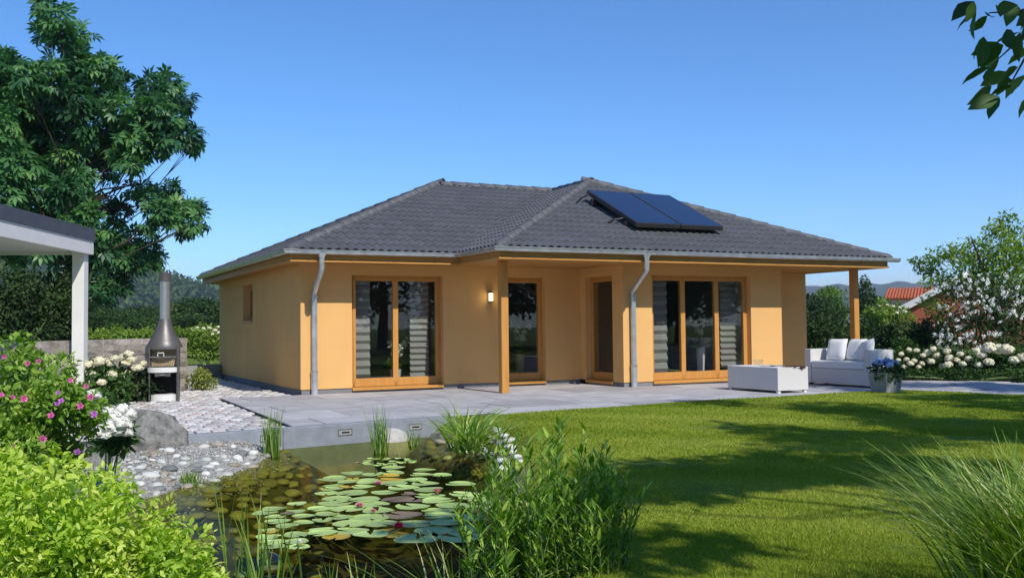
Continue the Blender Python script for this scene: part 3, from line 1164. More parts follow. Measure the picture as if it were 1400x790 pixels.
for pn, (fm, s0, s1, k0, k1) in PLANES.items():
    rows = int(SL/TL)
    stuffV, stuffF, stuffR = [], [], []
    smin = min(s0, s0+k0*SL)-TW
    for r_ in range(rows+1):
        t0 = r_*TL
        if t0 > SL-.05:
            continue
        tm = min(t0+TL, SL)
        a = smin+(TW/2 if r_ % 2 else 0.0)
        while a < max(s1, s1+k1*SL):
            # limits at both ends of the tile
            lo0, lo1 = s0+k0*t0, s0+k0*tm
            hi0, hi1 = s1+k1*t0, s1+k1*tm
            if a+TW <= min(lo0, lo1) or a >= max(hi0, hi1):
                a += TW
                continue
            inside = a >= max(lo0, lo1) and a+TW <= min(hi0, hi1) and t0+TL < SL
            single = pn in ('cross_front', 'main_front') and made < _cap
            if single and inside:
                o = bpy.data.objects.new('roof_tile', proto_tile)
                COL.objects.link(o)
                o.parent = roof
                jit = Matrix.Translation((R.uniform(-.002, .002), R.uniform(-.004, .004), R.uniform(-.001, .003)))
                o.matrix_parent_inverse = Matrix.Identity(4)
                o.matrix_basis = house.matrix_basis.inverted() @ fm @ Matrix.Translation((a, t0, 0)) @ jit if False else fm @ Matrix.Translation((a, t0, 0)) @ jit
                made += 1
            else:
                bm = bmesh.new()
                vs = [bm.verts.new((x+a, y+t0, z+R.uniform(0, .0015))) for x, y, z in TVv]
                for f in TFf:
                    bm.faces.new([vs[i] for i in f])
                if not inside:
                    for base, k, sg in ((s0, k0, -1), (s1, k1, 1)):
                        nrm = Vector((1, -k, 0))*sg
                        g = bm.verts[:]+bm.edges[:]+bm.faces[:]
                        bmesh.ops.bisect_plane(bm, geom=g, plane_co=(base, 0, 0), plane_no=nrm, clear_outer=True)
                    g = bm.verts[:]+bm.edges[:]+bm.faces[:]
                    if g:
                        bmesh.ops.bisect_plane(bm, geom=g, plane_co=(0, SL, 0), plane_no=(0, 1, 0), clear_outer=True)
                if len(bm.faces):
                    bm.verts.index_update()
                    if single:
                        me = bpy.data.meshes.new('roof_tile')
                        bm.to_mesh(me)
                        me.materials.append(MT['tile'])
                        o = bpy.data.objects.new('roof_tile', me)
                        COL.objects.link(o)
                        o.parent = roof
                        o.matrix_basis = fm
                        made += 1
                    else:
                        n = len(stuffV)
                        q = R.random()
                        for v in bm.verts:
                            stuffV.append(tuple(fm @ v.co))
                            stuffR.append(q)
                        stuffF += [tuple(v.index+n for v in f.verts) for f in bm.faces]
                bm.free()
            a += TW
    if stuffV:
        me = bpy.data.meshes.new('roof_tiles')
        me.from_pydata(stuffV, [], stuffF)
        at = me.attributes.new('rnd', 'FLOAT', 'POINT')
        at.data.foreach_set('value', stuffR)
        me.materials.append(MT['tile_s'])
        link('roof_tiles', me, roof, kind='stuff')


def cap_mesh(l, r0=0.115, r1=0.10, end=False):
    V, Fq = [], []
    n = 8
    rows_ = [(0.0, r0), (l, r1)] if not end else [(-.16, .02), (-.145, .07), (-.10, .10), (-.04, .115), (l, r1)]
    for x, r in rows_:
        for k in range(n+1):
            an = math.pi*k/n
            V.append((x, r*math.cos(an)*1.05, r*math.sin(an)*0.95-.02))
    for i in range(len(rows_)-1):
        for k in range(n):
            a = i*(n+1)+k
            Fq.append((a, a+1, a+n+2, a+n+1))
    n0 = len(V)
    if not end:                                                    # visible lip thickness
        for k in range(n+1):
            an = math.pi*k/n
            V.append((0.0, (r0-.018)*math.cos(an)*1.05, (r0-.018)*math.sin(an)*0.95-.02))
        for k in range(n):
            Fq.append((k, n0+k, n0+k+1, k+1))
    me = bpy.data.meshes.new('ridge_tile')
    me.from_pydata(V, [], Fq)
    me.polygons.foreach_set('use_smooth', [True]*len(me.polygons))
    me.materials.append(MT['tile'])
    return me


CAPM, CAPE = cap_mesh(0.42), cap_mesh(0.42, end=True)


def caps(p0, p1, name, lift=0.0, endcap=True):
    p0, p1 = Vector(p0), Vector(p1)
    d = (p1-p0)
    L_ = d.length
    d.normalize()
    sidev = d.cross(Vector((0, 0, 1))).normalized()
    upv = sidev.cross(d)
    n = int(L_/0.38)
    for i in range(n+1):
        o = bpy.data.objects.new(name, CAPE if (i == 0 and endcap) else CAPM)
        COL.objects.link(o)
        o.parent = roof
        c = p0+d*(i*0.38)+upv*(lift+.004*(i % 2))
        dd = (d+upv*-0.02).normalized()
        o.matrix_basis = Matrix(((dd.x, sidev.x, upv.x, c.x), (dd.y, sidev.y, upv.y, c.y), (dd.z, sidev.z, upv.z, c.z), (0, 0, 0, 1)))


caps((EX0+.10, EY0+.10, ZE+.04), (EX0+MW, RY, ZR+.03), 'hip_tile')
caps((EC+.10, EPY+.10, ZE+.04), (APX[0], APX[1], ZR+.03), 'hip_tile')
caps((ER-.10, EPY+.10, ZE+.04), (APX[0], APX[1], ZR+.03), 'hip_tile')
caps((EX0+.10, EB-.10, ZE+.04), (EX0+MW, RY, ZR+.03), 'hip_tile')
caps((EX0+MW, RY, ZR+.02), (APX[0]-.2, RY, ZR+.02), 'ridge_tile', endcap=False)
caps((APX[0], RY, ZR+.02), (APX[0], APX[1], ZR+.02), 'ridge_tile', endcap=False)

# gutter
GO = 0.035
gp_ = [(EX0-GO, EB), (EX0-GO, EY0-GO), (EC-GO, EY0-GO), (EC-GO, EPY-GO), (ER+.16, EPY-GO)]
prof = []
gr = 0.066
for k in range(9):
    an = math.pi+math.pi*k/8
    prof.append((-math.cos(an)*-gr, math.sin(an)*gr+ZE-.015))
prof.append((gr+.012, ZE-.012))
prof.append((gr+.012, ZE+.004))
prof.append((gr-.004, ZE+.004))
for k in range(8, -1, -1):
    an = math.pi+math.pi*k/8
    prof.append((-math.cos(an)*-(gr-.006), math.sin(an)*(gr-.006)+ZE-.013))
gut = sweep(gp_, prof, 'gutter', MT['zinc'], house, smooth=True)
bprof = [(-(gr+.004)*math.cos(math.pi*k/8), ZE-.017-math.sin(math.pi*k/8)*(gr+.005)) for k in range(9)]


def bracket(p, n):
    V, Fq = [], []
    t = Vector((-n[1], n[0], 0))
    for off, z in bprof:
        for s in (-.014, .014):
            V.append((p[0]+n[0]*off+t.x*s, p[1]+n[1]*off+t.y*s, z))
    for k in range(8):
        Fq.append((2*k, 2*k+1, 2*k+3, 2*k+2))
    MB().add(V, Fq).build('gutter_bracket', MT['zinc'], gut)


for (a, b), nn in zip(zip(gp_[:-1], gp_[1:]), ((-1, 0), (0, -1), (-1, 0), (0, -1))):
    L_ = math.hypot(b[0]-a[0], b[1]-a[1])
    k = max(1, int(L_/0.72))
    for i in range(k):
        t = (i+.5)/k
        bracket((a[0]+(b[0]-a[0])*t, a[1]+(b[1]-a[1])*t), nn)


def downpipe(hx, wx, gy, wy):
    r = 0.05
    dp = MB()
    dp.tube([(hx, gy, ZE-.20), (hx, gy, ZE-.30), (hx+(wx-hx)*.1, gy+.04, ZE-.36), (wx-(wx-hx)*.1, wy-.11, 1.92), (wx, wy-.075, 1.85), (wx, wy-.075, 1.80)], r, 14)
    o = dp.build('downpipe', MT['zinc'], house, smooth=True)
    MB().tube([(wx, wy-.075, 1.86), (wx, wy-.075, 0.42)], r+.004, 14).build('pipe_shaft', MT['zinc'], o, smooth=True)
    MB().tube([(wx, wy-.075, 0.43), (wx, wy-.075, 0.0)], r+.012, 14).build('pipe_foot', MT['zinc'], o, smooth=True)
    h = MB().lathe([(.05, -.20), (.052, -.14), (.088, -.06), (.09, -.05)], (hx, gy, ZE), 14)
    h.build('hopper', MT['zinc'], o, smooth=True)
    for z in (1.83, 0.43):
        c = MB().lathe([(r+.008, -.014), (r+.018, -.014), (r+.018, .014), (r+.008, .014)], (wx, wy-.075, z), 14)
        c.box(wx-.008, wx+.008, wy-.03, wy+.01, z-.008, z+.008)
        c.build('pipe_clip', MT['steel'], o, smooth=False)


def x_on_y(u, v, y):
    d = ray(u, v)
    return float(CAM[0]+d[0]*(y-CAM[1])/d[1])


downpipe(x_on_y(440, 350, EY0-GO), x_on_y(430, 470, -.075), EY0-GO, 0.0)
downpipe(x_on_y(884, 350, EPY-GO), x_on_y(866.5, 470, BAY-.075), EPY-GO, BAY)

# solar collector on the front hip of the porch roof
fm = PLANES['cross_front'][0]
sol = empty('solar_collector', tuple(fm @ Vector((4.85, 2.4, 0.05))), 'pair of dark blue solar thermal panels mounted on the tiled roof', 'solar panel')


def on_roof(mb_v):
    return [tuple(fm @ Vector(v)) for v in mb_v]


sa, sb, sc_, t0, t1 = 3.62, 4.73, 5.84, 1.16, 3.30
z0_, z1_ = 0.13, 0.21


def zt(t):
    return z0_+(z1_-z0_)*(t-t0)/(t1-t0)


for a, b in ((sa, sb-.008), (sb+.008, sc_)):
    V = []
    for dz_ in (0.0, 0.095):
        V += [(a, t0, zt(t0)+dz_), (b, t0, zt(t0)+dz_), (b, t1, zt(t1)+dz_), (a, t1, zt(t1)+dz_)]
    mb = MB().add(on_roof(V), [(3, 2, 1, 0), (4, 5, 6, 7), (0, 1, 5, 4), (1, 2, 6, 5), (2, 3, 7, 6), (3, 0, 4, 7)])
    pnl = mb.build('panel', MT['solarframe'], sol, bevel=0.006, seg=1)
    e_ = .03
    V = [(a+e_, t0+e_, zt(t0+e_)+.098), (b-e_, t0+e_, zt(t0+e_)+.098), (b-e_, t1-e_, zt(t1-e_)+.098), (a+e_, t1-e_, zt(t1-e_)+.098)]
    MB().add(on_roof(V), [(0, 1, 2, 3)]).build('glass_cover', MT['solar'], pnl)
for t in (t0+.35, t1-.35):
    V = []
    for dz_ in (0.05, zt(t)-.002):
        V += [(sa-.06, t-.03, dz_), (sc_+.03, t-.03, dz_), (sc_+.03, t+.03, dz_), (sa-.06, t+.03, dz_)]
    MB().add(on_roof(V), [(3, 2, 1, 0), (4, 5, 6, 7), (0, 1, 5, 4), (1, 2, 6, 5), (2, 3, 7, 6), (3, 0, 4, 7)]).build('rail', MT['solarframe'], sol)
pp = on_roof([(sa-.02, t0+.5, .16), (sa-.22, t0+.5, .12), (sa-.34, t0+.55, .03)])
MB().tube(pp, .022, 8).build('pipe', MT['black'], sol)
pp = on_roof([(sa-.02, t1-.16, .26), (sa-.2, t1-.16, .16), (sa-.3, t1-.16, .03)])
MB().tube(pp, .022, 8).build('pipe', MT['black'], sol)

# wall lamp
lx = 3.93
lamp = empty('wall_lamp', (lx, 0, 1.72), 'lit cylindrical wall lamp with black caps on the porch wall', 'lamp')
MB().box(lx-.03, lx+.03, -.03, 0.0, 1.74, 1.95).build('back_plate', MT['black'], lamp)
MB().lathe([(.045, 1.76), (.045, 1.93)], (lx, -.075, 0), 16).build('glass_cylinder', emit('lamp_glow', (1.0, 0.86, 0.55), 1.3), lamp, smooth=True)
for z in (1.735, 1.93):
    MB().lathe([(0, z), (.054, z), (.054, z+.025), (0, z+.025)], (lx, -.075, 0), 16).build('cap', MT['black'], lamp)
ld = bpy.data.lights.new('lamp_light', 'POINT')
ld.energy = 0.8
ld.color = (1.0, 0.82, 0.5)
ld.shadow_soft_size = 0.05
lo = bpy.data.objects.new('lamp_light', ld)
COL.objects.link(lo)
lo.location = (lx, -.16, 1.84)
lo.parent = lamp
lo.matrix_parent_inverse = lamp.matrix_basis.inverted()

# rooms behind the glass
room = link('interior_floor', MB().prism([(.32, .33), (6.43, .33), (6.43, -1.33), (9.9, -1.33), (9.9, 8.1), (.32, 8.1)], 0.02, 0.095).mesh('interior_floor'), mat=MT['floorin'], kind='structure')
MB().box(.33, 9.9, 3.6, 3.75, 0.095, HF).build('interior_wall', MT['dark'], kind='structure')
MB().box(3.45, 3.57, .33, 3.6, 0.095, HF).build('interior_wall', MT['dark'], kind='structure')


def blind(x0, x1, y, top=2.25, bottom=0.2, pitch=0.165, lab=''):
    e = empty('pleated_blind', ((x0+x1)/2, y, bottom), lab, 'blind', 'striped fabric blinds inside the windows')
    z = top
    while z-pitch > bottom:
        V = [(x0, y, z), (x1, y, z), (x1, y-.045, z-pitch*.62), (x0, y-.045, z-pitch*.62), (x0, y-.004, z-pitch*.98), (x1, y-.004, z-pitch*.98)]
        MB().add(V, [(0, 1, 2, 3), (3, 2, 5, 4)]).build('slat', MT['blind'], e)
        z -= pitch
    MB().box(x0, x1, y-.02, y+.02, top, top+.04).build('head_rail', MT['white'], e)


blind(1.06, 1.46, .33, lab='narrow striped blind beside the opening pane nearest the house corner')
blind(2.30, 2.70, .33, pitch=.12, lab='finely striped blind in the double door, beside the porch shadow')
blind(6.92, 7.45, BAY+.40, pitch=.20, lab='wide striped blind behind the bay pane next to the downpipe')
blind(8.85, 9.30, BAY+.40, pitch=.13, lab='striped blind behind the bay pane next to the coffee table')
# hem rods stay within reach of the head rail: nothing else to add


def orchid(x, y, z0, potr, poth, h, lab, pm):
    e = empty('potted_orchid', (x, y, z0), lab, 'potted plant', 'white orchids standing behind the windows')
    MB().lathe([(0, 0), (potr*.7, 0), (potr, poth), (potr*.9, poth), (potr*.85, poth-.03), (0, poth-.03)], (x, y, z0), 16).build('pot', pm, e, smooth=True)
    r = random.Random(int(x*100))
    st = MB()
    P = []
    for k in range(4):
        a = r.uniform(0, 6.28)
        pts = [(x+.02*math.cos(a), y+.02*math.sin(a), z0+poth-.03)]
        for i in range(1, 5):
            t = i/4
            pts.append((x+math.cos(a)*(.03+.20*t*t), y+math.sin(a)*(.03+.12*t*t), z0+poth+(h-poth)*(t-.18*t*t*t)))
        st.tube(pts, .006, 5)
        P += pts[2:]
    st.build('stem', MT['stem'], e)
    n = 26
    B = np.array([(x, y, z0+poth)]*n)+RNG.normal(size=(n, 3))*np.array([.03, .03, .02])
    Dd = RNG.normal(size=(n, 3))*np.array([1, 1, .2])+np.array([0, 0, .5])
    link('foliage', leaf_mesh('foliage', B, Dd, np.tile([0, 0, 1.], (n, 1)), .28, T_OVAL, LM['mid']), e)
    Q = np.array(P)
    idx = RNG.integers(0, len(Q), 120)
    B = Q[idx]+RNG.normal(size=(120, 3))*.03
    link('blossom', leaf_mesh('blossom', B, RNG.normal(size=(120, 3)), RNG.normal(size=(120, 3)), .075, T_OVAL, LM['white']), e)


orchid(4.93, .62, .095, .11, .55, 1.25, 'white orchid in a tall speckled pot behind the porch door', MT['firebrick'])
orchid(8.60, BAY+.75, .095, .10, .65, 1.35, 'white orchid on a tall stand behind the middle of the bay window', MT['white'])
orchid(2.15, .75, .095, .12, .30, 0.95, 'low white orchid behind the double terrace door', MT['white'])
ch = empty('dining_chair', (7.35, -.75, .095), 'grey upholstered dining chair behind the bay window', 'chair')
MB().box(7.12, 7.58, -1.0, -.52, .52, .58).build('seat', MT['chair'], ch, bevel=.015)
MB().box(7.12, 7.58, -.56, -.50, .58, 1.0).build('backrest', MT['chair'], ch, bevel=.015)
for sx in (7.15, 7.55):
    for sy in (-.97, -.54):
        MB().box(sx-.018, sx+.018, sy-.018, sy+.018, .095, .52).build('leg', MT['steel'], ch)
tc_b = empty('darkening_cabinet', (8.2, 1.9, .095), 'tall dark grey cabinet added deep inside to darken the view through the bay side door', 'cabinet')
MB().box(7.3, 9.1, 1.65, 2.15, .12, 2.2).build('carcass', M('cabinet_grey', (.10, .11, .115), .5, .2), tc_b, bevel=.01)  # added cabinet: its dark front darkens what shows through the bay panes
for k in range(3):
    MB().box(7.32+k*.6, 7.88+k*.6, 1.622, 1.648, .18, 2.16).build('door', M('cabinet_door', (.12, .135, .14), .4, .2), tc_b, bevel=.004, seg=1)
MB().box(7.3, 9.1, 1.70, 2.10, .095, .119).build('base', MT['black'], tc_b)
sb_ = empty('sideboard', (8.2, 3.3, .095), 'low dark sideboard against the back wall behind the bay window', 'sideboard')
MB().box(7.4, 9.2, 3.1, 3.58, .20, .85).build('cabinet', MT['floorin'], sb_, bevel=.01)
for sx in (7.5, 9.1):
    for sy in (3.16, 3.52):
        MB().box(sx-.02, sx+.02, sy-.02, sy+.02, .095, .20).build('leg', MT['steel'], sb_)
# ================================================================== GARDEN THINGS
# ---- coffee table
tx, ty = 7.30, -4.80
tb = empty('coffee_table', (tx+.4, ty+.7, 0), 'low white wicker coffee table on the terrace in front of the sofa', 'table')
TX1, TY1 = x_on_y(1105, 520, ty), -3.42
MB().box(tx, TX1, ty, TY1, .045, .44).build('body', MT['wicker'], tb, bevel=.008)
MB().box(tx-.004, TX1+.004, ty-.004, TY1+.004, .441, .456).build('top', MT['white'], tb, bevel=.004, seg=1)
for a in (tx+.05, TX1-.05):
    for b in (ty+.05, TY1-.05):
        MB().box(a-.03, a+.03, b-.03, b+.03, 0, .044).build('foot', MT['white'], tb)
zt_ = .457
cl = bpy.data.meshes.new('table_napkin')
bm = bmesh.new()
gx, gy = 10, 10
grid = {}
for i in range(gx+1):
    for j in range(gy+1):
        a, b = i/gx*.40, j/gy*.34
        x, y = TX1-.46+a, ty-.07+b+.05*math.sin(a*9)
        over = max(0.0, ty-.006-y)
        z = zt_+.006+.012*abs(math.sin(a*14+b*6))
        if over > 0:
            z -= over*1.6
            y = ty-.012-.01*math.sin(a*20)
        grid[i, j] = bm.verts.new((x+.08*b, y, z))
for i in range(gx):
    for j in range(gy):
        if (i-gx/2)**2/30+(j-gy/2)**2/34 < 1.0:
            bm.faces.new((grid[i, j], grid[i+1, j], grid[i+1, j+1], grid[i, j+1]))
bmesh.ops.delete(bm, geom=[v for v in bm.verts if not v.link_faces], context='VERTS')
bm.to_mesh(cl)
bm.free()
tag(link('table_napkin', cl, mat=MT['cloth']), 'crumpled burgundy cloth hanging over the edge of the white coffee table', 'cloth')
mgz = empty('magazine', (TX1-.35, ty+.55, zt_), 'open magazine lying on the white coffee table', 'magazine')
for s in (-1, 1):
    V = []
    for k in range(5):
        t = k/4
        V += [(TX1-.35+s*t*.2, ty+.42, zt_+.004+.018*math.sin(t*3.0)), (TX1-.35+s*t*.2, ty+.70, zt_+.004+.018*math.sin(t*3.0))]
    MB().add(V, [(2*k, 2*k+2, 2*k+3, 2*k+1) for k in range(4)]).build('page', MT['paper'], mgz)
gb = MB().lathe([(.0, .004), (.05, .004), (.085, .05), (.095, .11), (.088, .11), (.078, .05), (.045, .012), (0, .012)], (tx+.42, ty+1.0, zt_), 20)
tag(gb.build('glass_bowl', MT['clear'], smooth=True), 'round clear glass bowl standing on the white coffee table', 'bowl')

# ---- sofa, facing the house end of the table
sx0, sy0, sy1 = 9.61, -4.76, -3.02
sx1 = x_on_y(1222, 500, sy0)
sf = empty('wicker_sofa', ((sx0+sx1)/2, (sy0+sy1)/2, 0), 'white wicker two-seat sofa with white cushions at the end of the terrace', 'sofa')
MB().box(sx0+.02, sx1, sy0+.17, sy1-.17, .05, .34).build('base', MT['wicker'], sf, bevel=.01)
for a, b in ((sy0, sy0+.168), (sy1-.168, sy1)):
    MB().box(sx0, sx1, a, b, .04, .72).build('armrest', MT['wicker'], sf, bevel=.012)
MB().box(sx1-.14, sx1-.002, sy0+.17, sy1-.17, .342, .72).build('backrest', MT['wicker'], sf, bevel=.012)
MB().box(sx0+.0, sx1-.16, sy0+.18, sy1-.18, .345, .49).build('seat_cushion', MT['cushion'], sf, bevel=.03, seg=3)
for a in (sx0+.08, sx1-.08):
    for b in (sy0+.08, sy1-.08):
        MB().box(a-.03, a+.03, b-.03, b+.03, 0, .045).build('foot', MT['black'], sf)


def pillow(c, n, size, lab, roll=0.0):
    """soft square cushion, n = facing direction"""
    n = Vector(n).normalized()
    s = Vector((0, 0, 1)).cross(n).normalized()
    u = n.cross(s)
    s, u = s*math.cos(roll)+u*math.sin(roll), u*math.cos(roll)-s*math.sin(roll)
    N_ = 9
    V, Fq = [], []
    rr = random.Random(int(c[1]*1000))
    for side in (1, -1):
        for i in range(N_):
            for j in range(N_):
                a, b = i/(N_-1)*2-1, j/(N_-1)*2-1
                pinch = 1-.10*(a*a+b*b)+.13*a*a*b*b
                th = .5*((1-a**4)*(1-b**4))**.6*.34+rr.uniform(-.008, .008)*(abs(a) < .95 and abs(b) < .95)
                p = Vector(c)+s*(a*pinch*size/2)+u*(b*pinch*size/2)+n*(side*th*size)
                V.append(p)
    q = N_*N_
    for sd_ in (0, 1):
        for i in range(N_-1):
            for j in range(N_-1):
                a = sd_*q+i*N_+j
                Fq.append((a, a+1, a+N_+1, a+N_))
    o = MB().add(V, Fq)
    me = o.mesh('cushion', smooth=False)
    bm = bmesh.new()
    bm.from_mesh(me)
    bmesh.ops.remove_doubles(bm, verts=bm.verts, dist=.004)
    bmesh.ops.recalc_face_normals(bm, faces=bm.faces)
    bm.to_mesh(me)
    bm.free()
    me.polygons.foreach_set('use_smooth', [True]*len(me.polygons))
    tag(link('cushion', me, mat=MT['cushion']), lab, 'cushion', 'loose white cushions on the sofa')


pillow((sx0+.36, sy1-.52, .70), (-1, -.12, .28), .50, 'plump white cushion leaning at the sofa end beside the house wall')
pillow((sx0+.52, sy0+.86, .70), (-1, .05, .32), .50, 'white cushion in the middle of the sofa, half behind another')
pillow((sx0+.42, sy0+.50, .69), (-1, .45, .30), .50, 'white cushion leaning against the sofa arm above the blue hydrangea', .12)


# ---- hydrangeas
def floret_head(name, mat, n=70, seed=1, core=True):
    g = np.random.default_rng(seed)
    d = unit(g.normal(size=(n, 3)))
    d = d[d[:, 2] > -.45]
    n = len(d)
    V, Fq = [], []
    for k in range(n):
        c = d[k]*np.array([1, 1, .82])*(.86+.14*g.random())
        nn = unit((d[k]+g.normal(size=3)*.3)[None])[0]
        a = np.cross(nn, [0.3, .5, .8])
        a /= np.linalg.norm(a)
        b = np.cross(nn, a)
        r = .30
        q = len(V)
        V += [c+a*r, c+(a+b)*r*.42+nn*.05, c+b*r, c+(b-a)*r*.42+nn*.05, c-a*r, c-(a+b)*r*.42+nn*.05, c-b*r, c+(a-b)*r*.42+nn*.05]
        Fq.append(tuple(q+i for i in range(8)))
    if core:                                                       # a closed heart so that the head is not see-through
        bm = bmesh.new()
        bmesh.ops.create_icosphere(bm, subdivisions=2, radius=.9)
        q = len(V)
        bm.verts.index_update()
        V += [np.array(v.co)*np.array([1, 1, .8])*(1+.06*g.normal()) for v in bm.verts]
        Fq += [tuple(q+v.index for v in f.verts) for f in bm.faces]
        bm.free()
    me = bpy.data.meshes.new(name)
    me.from_pydata([tuple(v) for v in V], [], Fq)
    me.materials.append(mat)
    return me


HEAD = [floret_head('flower_head', MT['cream'], 80, s) for s in (1, 2, 3)]
HEADW = [floret_head('flower_head', MT['petalwhite'], 80, s) for s in (4, 5)]
SPRAY = [floret_head('flower_cluster', MT['petalwhite'], 34, s, False) for s in (8, 9, 10)]
HEADB = [floret_head('flower_head', MT['blue'], 90, s) for s in (6, 7)]


def broken(clumps, k=4, f=.55):
    """each clump broken into smaller ones, for depth between the leaves"""
    o = []
    for c, rr in clumps:
        rr = np.array(rr if hasattr(rr, '__len__') else (rr,)*3)
        for _ in range(k):
            d_ = RNG.normal(size=3)
            d_ /= np.linalg.norm(d_)
            o.append((np.array(c)+d_*rr*.6, tuple(rr*f*RNG.uniform(.75, 1.2))))
    return o


def flower_bush(name, base, clumps, nleaf, lsize, lm, label, cat, group=None, heads=(), headmeshes=None, headname='flower_head', tmpl=T_OVAL, stems=8, up=.5, jit=.8, shell=.5, droop=0., stemr=.008):
    e = empty(name, tuple(base), label, cat, group)
    P, Dd, Nn, tone = clumps_leaves(clumps, nleaf, up=up, jit=jit, shell=shell, droop=droop)
    P[:, 2] = np.maximum(P[:, 2], base[2]+.005)
    link('foliage', leaf_mesh('foliage', P, Dd, Nn, lsize*(.65+.6*RNG.random(nleaf)), tmpl, lm, tone), e)
    st = MB()
    for k in range(stems):
        c, r = clumps[k % len(clumps)]
        r = r if hasattr(r, '__len__') else (r, r, r)
        b0 = Vector(base)+Vector((R.uniform(-.3, .3)*r[0], R.uniform(-.3, .3)*r[1], 0))
        c1 = Vector(c)+Vector((R.uniform(-.5, .5)*r[0], R.uniform(-.5, .5)*r[1], R.uniform(-.2, .6)*r[2]))
        st.tube([b0, (b0+c1)/2+Vector((R.uniform(-.04, .04), R.uniform(-.04, .04), .03)), c1], [stemr, stemr*.8, stemr*.4], 5)
    st.build('stem', MT['stem'], e)
    for p, r in heads:
        o = bpy.data.objects.new(headname, R.choice(headmeshes))
        COL.objects.link(o)
        o.parent = e
        o.matrix_parent_inverse = e.matrix_basis.inverted()
        o.location = tuple(p)
        o.scale = (r*R.uniform(.9, 1.1), r*R.uniform(.9, 1.1), r*R.uniform(.85, 1.05))
        o.rotation_euler = (R.uniform(-.3, .3), R.uniform(-.3, .3), R.uniform(0, 6.28))
    return e


def px_heads(lst, dist, scale=0.86):
    out = []
    for u, v, rp in lst:
        d_ = dist+R.uniform(-.25, .25)
        out.append((dep(u, v, d_), rp*d_/F_PX*scale))
    return out


# planter with blue hydrangea beside the sofa
pc = gp(1211, 536)
pl = empty('planter', tuple(pc), 'square grey planter with a blue hydrangea standing beside the sofa', 'planter')
rx = .21
pp_ = MB()
pr = [(.17, 0.0), (.21, .36), (.185, .36), (.175, .30)]
V = []
for r, z in pr:
    for sx_, sy_ in ((-1, -1), (1, -1), (1, 1), (-1, 1)):
        V.append((pc[0]+sx_*r, pc[1]+sy_*r, pc[2]+z))
Fq = [(3, 2, 1, 0)]
for i in range(3):
    Fq += [(4*i+k, 4*i+(k+1) % 4, 4*i+4+(k+1) % 4, 4*i+4+k) for k in range(4)]
Fq.append((12, 13, 14, 15))
pp_.add(V, Fq).build('pot', MT['potgrey'], pl)
cl_ = [((pc[0], pc[1], pc[2]+.42), (.26, .26, .14)), ((pc[0]-.12, pc[1]-.1, pc[2]+.36), (.17, .17, .14)), ((pc[0]+.1, pc[1]-.12, pc[2]+.37), (.17, .17, .14))]
P, Dd, Nn, tone = clumps_leaves(cl_, 420, droop=.3)
link('foliage', leaf_mesh('foliage', P, Dd, Nn, .085, T_OVAL, LM['dark'], tone), pl)
for k in range(9):
    a = k*2.4
    r_ = .05+.19*(k/9)**.6
    o = bpy.data.objects.new('flower_head', R.choice(HEADB))
    COL.objects.link(o)
    o.parent = pl
    o.matrix_parent_inverse = pl.matrix_basis.inverted()
    o.location = (pc[0]+r_*math.cos(a), pc[1]+r_*math.sin(a), pc[2]+.56-.10*(k/9))
    s_ = R.uniform(.055, .075)
    o.scale = (s_, s_, s_)

# hydrangeas along the stone wall
hl = [(100, 497, 7), (112, 509, 7), (120, 499, 8), (136, 494, 9), (149, 497, 7), (157, 490, 7), (98, 520, 7), (128, 512, 8), (141, 506, 7), (153, 512, 8), (120, 522, 6), (139, 523, 7)]
d0 = 17.6
for (u, v, wpx, lab, hs) in ((112, 520, 30, 'cream hydrangea bush at the foot of the white canopy post', hl[:7]), (142, 518, 30, 'cream hydrangea bush against the stone wall between canopy post and grill', hl[7:]),
                             (178, 520, 30, 'shaded cream hydrangea bush against the stone wall next to the steel grill', [(170, 499, 8), (180, 492, 7), (188, 503, 8), (174, 512, 8), (192, 512, 7), (165, 520, 8), (184, 522, 8), (176, 484, 7), (196, 497, 6), (168, 488, 6)])):
    dd_ = d0 if u < 160 else 18.6
    b = dep(u, 545, dd_)
    b[2] = 0
    top = dep(u, 492, dd_)[2]
    r_ = wpx*dd_/F_PX
    flower_bush('hydrangea', b, [((b[0], b[1], top*.42), (r_*.95, .3, top*.52)), ((b[0]+.1, b[1]-.15, top*.3), (r_*.8, .3, top*.4))], 900, .11, LM['mid'] if u < 160 else LM['dark'], lab, 'hydrangea',  # the shaded bush has its shade put into a darker leaf colour
                'cream hydrangeas along the stone wall', px_heads(hs, dd_-.25), HEAD)


# ---- stone wall of split blocks
A_, B_ = dep(257, 500, 21.3)[:2], dep(0, 500, 16.4)[:2]
wd = (B_-A_)/np.linalg.norm(B_-A_)
wn = np.array((-wd[1], wd[0]))
if np.dot(wn, CAM[:2]-A_) < 0:
    wn = -wn
sw = empty('stone_wall', (A_[0], A_[1], 0), 'low wall of rough split sandstone blocks behind the grill', 'wall')
WL_, WH = np.linalg.norm(B_-A_)+2.5, 1.08


def wpt(a, d, z):
    return (A_[0]+wd[0]*a+wn[0]*d, A_[1]+wd[1]*a+wn[1]*d, z)


